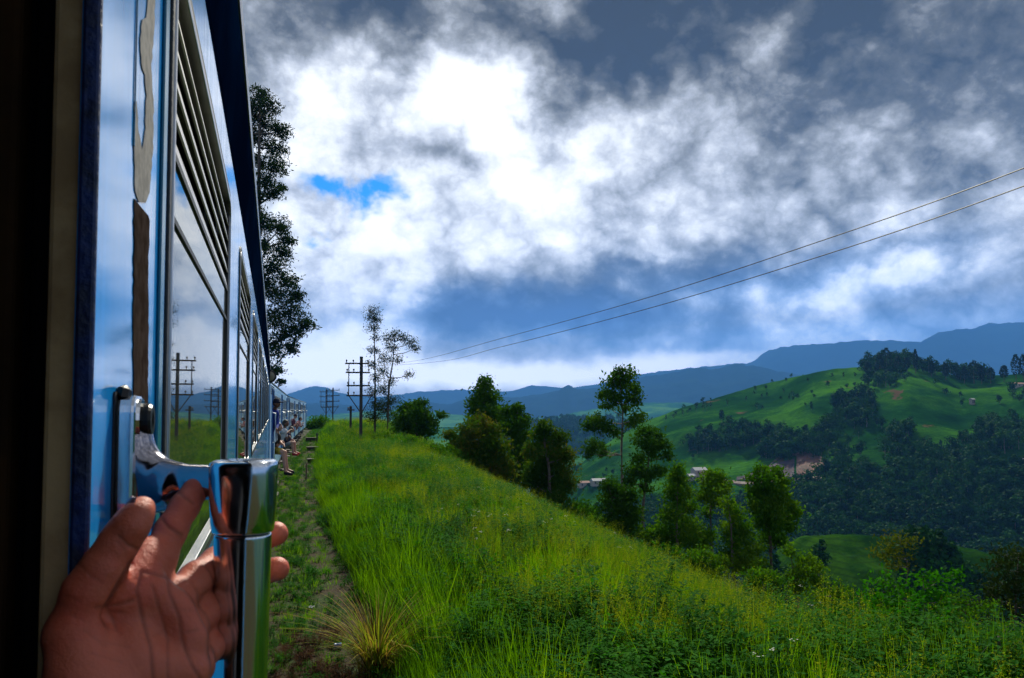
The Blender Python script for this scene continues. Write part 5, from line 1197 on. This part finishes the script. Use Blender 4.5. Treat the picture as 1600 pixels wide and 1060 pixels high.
# creases: fine valleys pressed into the palm side
nv = len(V); Nn = np.zeros((nv, 3)); fa, fb, fc, fd = [V[Q[:, i]] for i in range(4)]; fn_ = np.cross(fc-fa, fd-fb)
for i in range(4): np.add.at(Nn, Q[:, i], fn_)
Nn /= np.maximum(np.linalg.norm(Nn, axis=1), 1e-12)[:, None]
if (Nn*(V-V.mean(0))).sum() < 0: Nn = -Nn; Q = Q[:, ::-1]
q = V-CAM; dd = q@FW; PXv = 800+F*(q@RT)/dd; PYv = 530-F*(q@UP)/dd+cd.shift_y*1600; view = -(q/np.linalg.norm(q, axis=1)[:, None]); fac = np.clip((Nn*view).sum(1), 0, 1)
cre = np.zeros(nv); disp = np.zeros(nv)
CR = [([(222, 893), (214, 925), (222, 965), (236, 1010), (240, 1070)], 3.4, 1.0), ([(262, 902), (266, 930), (280, 965), (284, 1000), (300, 1040), (318, 1070)], 3.2, .9), ([(238, 915), (248, 950), (262, 1000), (262, 1060)], 2.6, .7),
      ([(222, 893), (240, 897), (262, 903)], 3.0, .9), ([(254, 812), (264, 824), (284, 836)], 3.0, 1.1), ([(259, 818), (270, 830), (284, 842)], 2.2, .6), ([(277, 768), (289, 778), (302, 786)], 2.6, .8),
      ([(186, 838), (200, 852), (214, 858)], 3.0, .9), ([(182, 846), (196, 860)], 2.4, .5), ([(205, 880), (190, 905), (175, 930), (166, 948)], 4.0, 1.3), ([(166, 948), (150, 950)], 3, .7), ([(166, 948), (175, 965), (182, 985)], 3, .7), ([(166, 948), (190, 944), (208, 938)], 3, .8),
      ([(170, 955), (195, 958)], 2.4, .5), ([(150, 975), (190, 990)], 2.2, .3), ([(130, 985), (165, 1010)], 2.2, .3), ([(140, 1020), (190, 1035)], 2.2, .3), ([(150, 1000), (200, 1012)], 2, .25), ([(110, 960), (140, 975)], 2, .3), ([(285, 990), (310, 984)], 2.4, .5), ([(268, 950), (300, 955)], 2, .35), ([(225, 1000), (262, 985)], 2, .3),
      ([(122, 880), (140, 900), (160, 910)], 2.4, .4), ([(100, 930), (125, 940)], 2.4, .3), ([(318, 880), (330, 895), (334, 910)], 2.6, .8)]
for pts, w, a in CR:
    best = np.full(nv, 1e9)
    for (x1, y1), (x2, y2) in zip(pts[:-1], pts[1:]):
        L2 = (x2-x1)**2+(y2-y1)**2; t = np.clip(((PXv-x1)*(x2-x1)+(PYv-y1)*(y2-y1))/L2, 0, 1); best = np.minimum(best, np.hypot(PXv-x1-t*(x2-x1), PYv-y1-t*(y2-y1)))
    g_ = np.exp(-(best/w)**2)*a*(fac > .15)*(dd < .54)
    cre = np.maximum(cre, g_); disp = np.maximum(disp, g_)
V = V - Nn*(disp*.0008)[:, None] + Nn*((vnoise(V[:, 0]*1+V[:, 2]*.7, V[:, 1]+V[:, 2], 90, 4, 3)-.5)*.0006)[:, None]
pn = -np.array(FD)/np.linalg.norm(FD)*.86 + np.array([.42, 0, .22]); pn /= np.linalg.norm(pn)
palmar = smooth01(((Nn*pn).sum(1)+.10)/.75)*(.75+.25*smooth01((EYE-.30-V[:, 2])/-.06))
# the rest of the passenger, standing in the doorway behind the lens
S2 = SDF((-.85, -.42, .95), (-.12, .40, 2.95), .014)
c2 = lambda a, b_, r1, r2, k=.03, **kw: S2.cap(a, b_, r1, r2, k, **kw)
hp = np.array([-.56, -.10, 2.64])
c2(hp+[0, 0, .04], hp+[0, 0, .06], .095, .09); c2(hp+[.02, .05, -.06], hp+[0, 0, 0], .055, .08); c2(hp+[.0, -.0, -.22], hp+[0, 0, -.05], .055, .055); c2(hp+[.03, .10, -.01], hp+[.03, .112, -.025], .012, .016, .01)
sh = np.array([-.56, -.10, 2.36]); c2(sh+[-.15, 0, 0], sh+[.15, 0, 0], .085, .085); c2(sh, [-.56, -.10, 1.98], .15, .135, flat=((0, 1, 0), .75)); c2([-.56, -.1, 1.98], [-.56, -.1, 1.86], .14, .15, flat=((0, 1, 0), .8))
c2(sh+[.17, .02, -.02], [-.34, .02, 2.18], .055, .048); c2([-.34, .02, 2.18], elbow[0], .045, .042)
c2(sh+[-.17, 0, -.02], [-.76, -.05, 2.06], .055, .045); c2([-.76, -.05, 2.06], [-.72, .12, 1.88], .043, .032); c2([-.72, .12, 1.88], [-.70, .18, 1.84], .035, .03, flat=((1, 0, 0), .6))
for s in (-1, 1): c2([-.56+s*.09, -.1, 1.84], [-.56+s*.10, -.06, 1.46], .085, .06); c2([-.56+s*.10, -.06, 1.46], [-.56+s*.10, -.1, 1.13], .058, .042)
V2, Q2 = S2.mesh(); c_ = V2.mean(0)
photog = thing('person', 'passenger\'s left hand, palm open to the camera, gripping the chrome grab handle', 'person', (-.56, -.10, 1.10))
Va = np.concatenate([V, V2]); Qa = np.concatenate([Q, Q2+len(V)])
body = mesh_obj('body', Va, Qa, M_skin, photog, True)
for nm, arr in (('palmar', np.concatenate([palmar, np.zeros(len(V2))])), ('crease_shade', np.concatenate([cre, np.zeros(len(V2))]))):
    a = body.data.attributes.new(nm, 'FLOAT', 'POINT'); a.data.foreach_set('value', arr.astype(np.float32))
def shell(name, caps, lo, hi, h, m, parent, k=.03):
    s_ = SDF(lo, hi, h)
    for c in caps: s_.cap(*c[:4], k, **(c[4] if len(c) > 4 else {}))
    v_, q_ = s_.mesh(); return mesh_obj(name, v_, q_, m, parent, True)
M_shirt = mat('dark_shirt', (.012, .013, .018), .9, bump=.3, bscale=90); M_trs = mat('dark_trousers', (.015, .015, .02), .9); M_hair = mat('black_hair', (.006, .005, .004), .6, bump=.6, bscale=60)
shell('shirt', [(sh+[-.15, 0, 0], sh+[.15, 0, 0], .098, .098), (sh, [-.56, -.10, 1.96], .165, .150, dict(flat=((0, 1, 0), .75))), ([-.56, -.1, 1.96], [-.56, -.1, 1.86], .150, .16, dict(flat=((0, 1, 0), .8))),
      (sh+[.17, .02, -.02], [-.34, .02, 2.18], .068, .062), ([-.34, .02, 2.18], [-.335, .16, 2.19], .060, .060), (sh+[-.17, 0, -.02], [-.76, -.05, 2.06], .068, .058)], (-.90, -.42, 1.68), (-.12, .30, 2.55), .013, M_shirt, photog)
shell('trousers', [x for s in (-1, 1) for x in [([-.56+s*.09, -.1, 1.84], [-.56+s*.10, -.06, 1.46], .10, .075), ([-.56+s*.10, -.06, 1.46], [-.56+s*.10, -.1, 1.16], .072, .062)]], (-.85, -.35, 1.06), (-.25, .2, 2.0), .014, M_trs, photog)
shell('hair', [(hp+[0, -.02, .07], hp+[0, -.03, .05], .100, .10), (hp+[0, -.05, 0], hp+[0, -.05, -.05], .08, .06)], (-.75, -.35, 2.45), (-.35, .1, 2.9), .012, M_hair, photog)
# thumb nail on the far upper side of the tip
tcen = .35*thumb[4][0]+.65*thumb[5][0]; tdir = (thumb[5][0]-thumb[4][0]); tdir /= np.linalg.norm(tdir)
nn = -RT*.78 + UP*.42 - FW*.42; nn = nn - tdir*(nn@tdir); nn /= np.linalg.norm(nn); sd_ = np.cross(tdir, nn)
vv = []; ff = []; A_, B_ = 9, 11; rn = thumb[5][1]*1.07
for i in range(A_):
    u_ = -1+2*i/(A_-1)
    for j in range(B_):
        w_ = -1+2*j/(B_-1); wl_ = 1-.18*u_*u_ if u_ > 0 else 1; an = w_*R(52)*wl_; ln = .0078*u_
        vv.append(tuple(tcen + tdir*ln + nn*rn*math.cos(an)*(1-.03*max(u_, 0)) + sd_*rn*math.sin(an)))
for i in range(A_-1):
    for j in range(B_-1): ff.append((i*B_+j, i*B_+j+1, (i+1)*B_+j+1, (i+1)*B_+j))
o = mesh_obj('thumb_nail', vv, ff, mat('nail', (.16, .07, .075), .22), photog, True); s = o.modifiers.new('t', 'SOLIDIFY'); s.thickness = .0006; s.offset = 0

# ---------------------------------------------------------------- passengers leaning out of the coaches ahead
def cloth(nm, c): return mat(nm, c, .9, var=tuple(a*.7 for a in c), vscale=25)
M_sk2 = mat('passenger_skin', (.14, .05, .028), .55, var=(.19, .075, .042), vscale=20); M_sk3 = mat('fair_passenger_skin', (.42, .20, .14), .55, var=(.50, .26, .18), vscale=20)
def person(label, head, hip, lhand, rhand, skin, shirt, legs=None, trous=None, hair=(.008, .006, .005), cap=None, shoes=None, sleeve='short', face=(1, -.3)):
    H = np.array(head, float); P = np.array(hip, float); up = H-P; up /= np.linalg.norm(up); neck = H-up*.14; ch = H-up*.28
    f = np.array([face[0], face[1], 0.]); f /= np.linalg.norm(f); side = np.cross(f, [0, 0, 1.]); side /= np.linalg.norm(side)
    root = thing('person', label, 'person', (P[0], P[1], P[2]-.1), 'passengers hanging out of the train')
    caps = [(H+[0, 0, .015], H+[0, 0, .03], .088, .082), (H+f*.02-[0, 0, .05], H, .055, .08), (H+f*.085-[0, 0, .01], H+f*.098-[0, 0, .025], .012, .016), (H+side*.082, H+side*.084-[0, 0, .02], .016, .014), (H-side*.082, H-side*.084-[0, 0, .02], .016, .014), (neck, ch, .05, .055), (ch-side*.14, ch+side*.14, .065, .065), (ch, P, .12, .12)]
    top = [(ch-side*.14, ch+side*.14, .08, .08), (ch, P, .138, .14)]
    for s_, hnd in ((-1, lhand), (1, rhand)):
        a = ch+side*s_*.17; hnd = np.array(hnd, float); v = hnd-a; L = np.linalg.norm(v)
        if L > .56: hnd = a+v/L*.56; v = hnd-a; L = .56
        bend = math.sqrt(max(.29**2-(L/2)**2, 0)); e = a+v*.5+np.array([0, 0, -1.])*bend*.8+side*s_*bend*.3
        caps += [(a, e, .047, .038), (e, hnd, .037, .026)]; hd_ = v/max(L, 1e-3)
        caps += [(hnd, hnd+hd_*.05, .028, .026)] + [(hnd+hd_*.06+side*q*.014, hnd+hd_*.12+side*q*.016-[0, 0, .015], .009, .007) for q in (-1.5, -.5, .5, 1.5)]
        caps += [(hnd+hd_*.02, hnd+hd_*.06+side*s_*.04, .011, .008)]
        top += [(a, (a*.4+e*.6) if sleeve == 'short' else e, .060, .054)] + ([(e, hnd*.85+e*.15, .05, .038)] if sleeve == 'long' else [])
    lg = []; sh_ = []
    if legs:
        for s_, (kn, ft) in zip((-1, 1), legs):
            kn, ft = np.array(kn, float), np.array(ft, float); h0 = P+side*s_*.09; caps += [(h0, kn, .085, .058), (kn, ft, .055, .036), (ft, ft+f*.14-[0, 0, .05], .036, .028)]
            lg += [(h0, h0*.2+kn*.8, .10, .082)]; sh_ += [(ft-[0, 0, .045], ft+f*.16-[0, 0, .07], .048, .040)]
    pts = np.array([c[0] for c in caps]+[c[1] for c in caps]); lo, hi = pts.min(0)-.16, pts.max(0)+.16
    kw = lambda cs: [tuple(c) for c in cs]
    s1 = SDF(lo, hi, .013)
    for c in caps: s1.cap(*c, .010 if c[2] < .02 else .02)
    v_, q_ = s1.mesh(); mesh_obj('body', v_, q_, skin, root, True)
    shell('shirt', top, lo, hi, .016, shirt, root, .02)
    if lg: shell('shorts', lg, lo, hi, .016, trous, root, .02)
    if sh_ and shoes: shell('shoes', sh_[:1], lo, hi, .014, shoes, root, .01).name = 'shoe'; shell('shoe', sh_[1:], lo, hi, .014, shoes, root, .01)
    if cap: shell('cap', [(H+[0, 0, .045], H+[0, 0, .055], .095, .085), (H+f*.06+[0, 0, .05], H+f*.15+[0, 0, .035], .06, .045, dict(flat=((0, 0, 1), .3)))], H-.3, H+.3, .010, cap, root, .01)
    else: shell('hair', [(H-f*.02+[0, 0, .04], H-f*.025+[0, 0, .03], .095, .092), (H-f*.06, H-f*.05-[0, 0, .06], .07, .05)], H-.25, H+.25, .011, mat('hair', hair, .6), root, .01)
def sx(y): return float(track_x(y))-.10
def W3(px, py, y): return at_y(px, py, y)
y = 19.7; hd1 = W3(432, 631, y)
person('passenger in a navy cap and blue shirt leaning out of the second coach', hd1, (sx(y)-.10, y+.35, hd1[2]-.72), (sx(y)+.10, y-.1, hd1[2]-.62), (sx(y)+.10, y+.5, hd1[2]-.45), M_sk2, cloth('blue_shirt', (.01, .035, .28)), cap=cloth('navy_cap', (.006, .009, .03)), sleeve='long', face=(.9, -.45))
y = 21.9; h2 = W3(436, 668, y)
person('passenger sitting in the doorway with yellow trimmed leg and dark shoes dangling', h2, (sx(y)-.08, y+.1, h2[2]-.62), W3(443, 695, y-.3), W3(441, 690, y+.2), M_sk3, cloth('black_top', (.012, .012, .014)),
       legs=[(W3(442, 706, y-.4), W3(446, 737, y-.4)), (W3(445, 707, y), W3(449, 734, y))], trous=cloth('yellow_shorts', (.55, .36, .03)), shoes=cloth('dark_shoe', (.01, .013, .02)))
y = 26.5; h3 = W3(447, 662, y)
person('passenger in a white shirt leaning out behind the sitting one', h3, (sx(y)-.05, y+.1, h3[2]-.60), W3(452, 682, y), W3(454, 672, y+.3), M_sk2, cloth('white_shirt', (.6, .6, .62)))
y = 30.0; h4 = W3(456, 672, y)
person('passenger sitting low in grey shorts and red shoes with knees out', h4, (sx(y)-.02, y+.1, h4[2]-.60), W3(459, 690, y), W3(457, 687, y), M_sk3, cloth('dark_blue_top', (.012, .02, .06)),
       legs=[(W3(457, 692, y-.3), W3(458, 708, y-.3)), (W3(460, 692, y), W3(461, 706, y))], trous=cloth('grey_shorts', (.34, .33, .31)), shoes=cloth('red_shoe', (.5, .02, .03)))
y = 41.0; h5 = W3(461.5, 651, y)
person('passenger in a dark cap looking out of the third coach', h5, (sx(y)-.05, y+.1, h5[2]-.6), W3(464, 664, y), W3(464, 661, y), M_sk3, cloth('plum_shirt', (.12, .03, .06)), cap=cloth('dark_cap', (.02, .02, .05)))
y = 50.0; h6 = W3(470, 655, y)
person('farthest passenger in a pink top leaning out near the bend', h6, (sx(y)-.05, y+.1, h6[2]-.6), W3(473, 664, y), W3(473, 661, y), M_sk3, cloth('pink_top', (.5, .2, .2)))
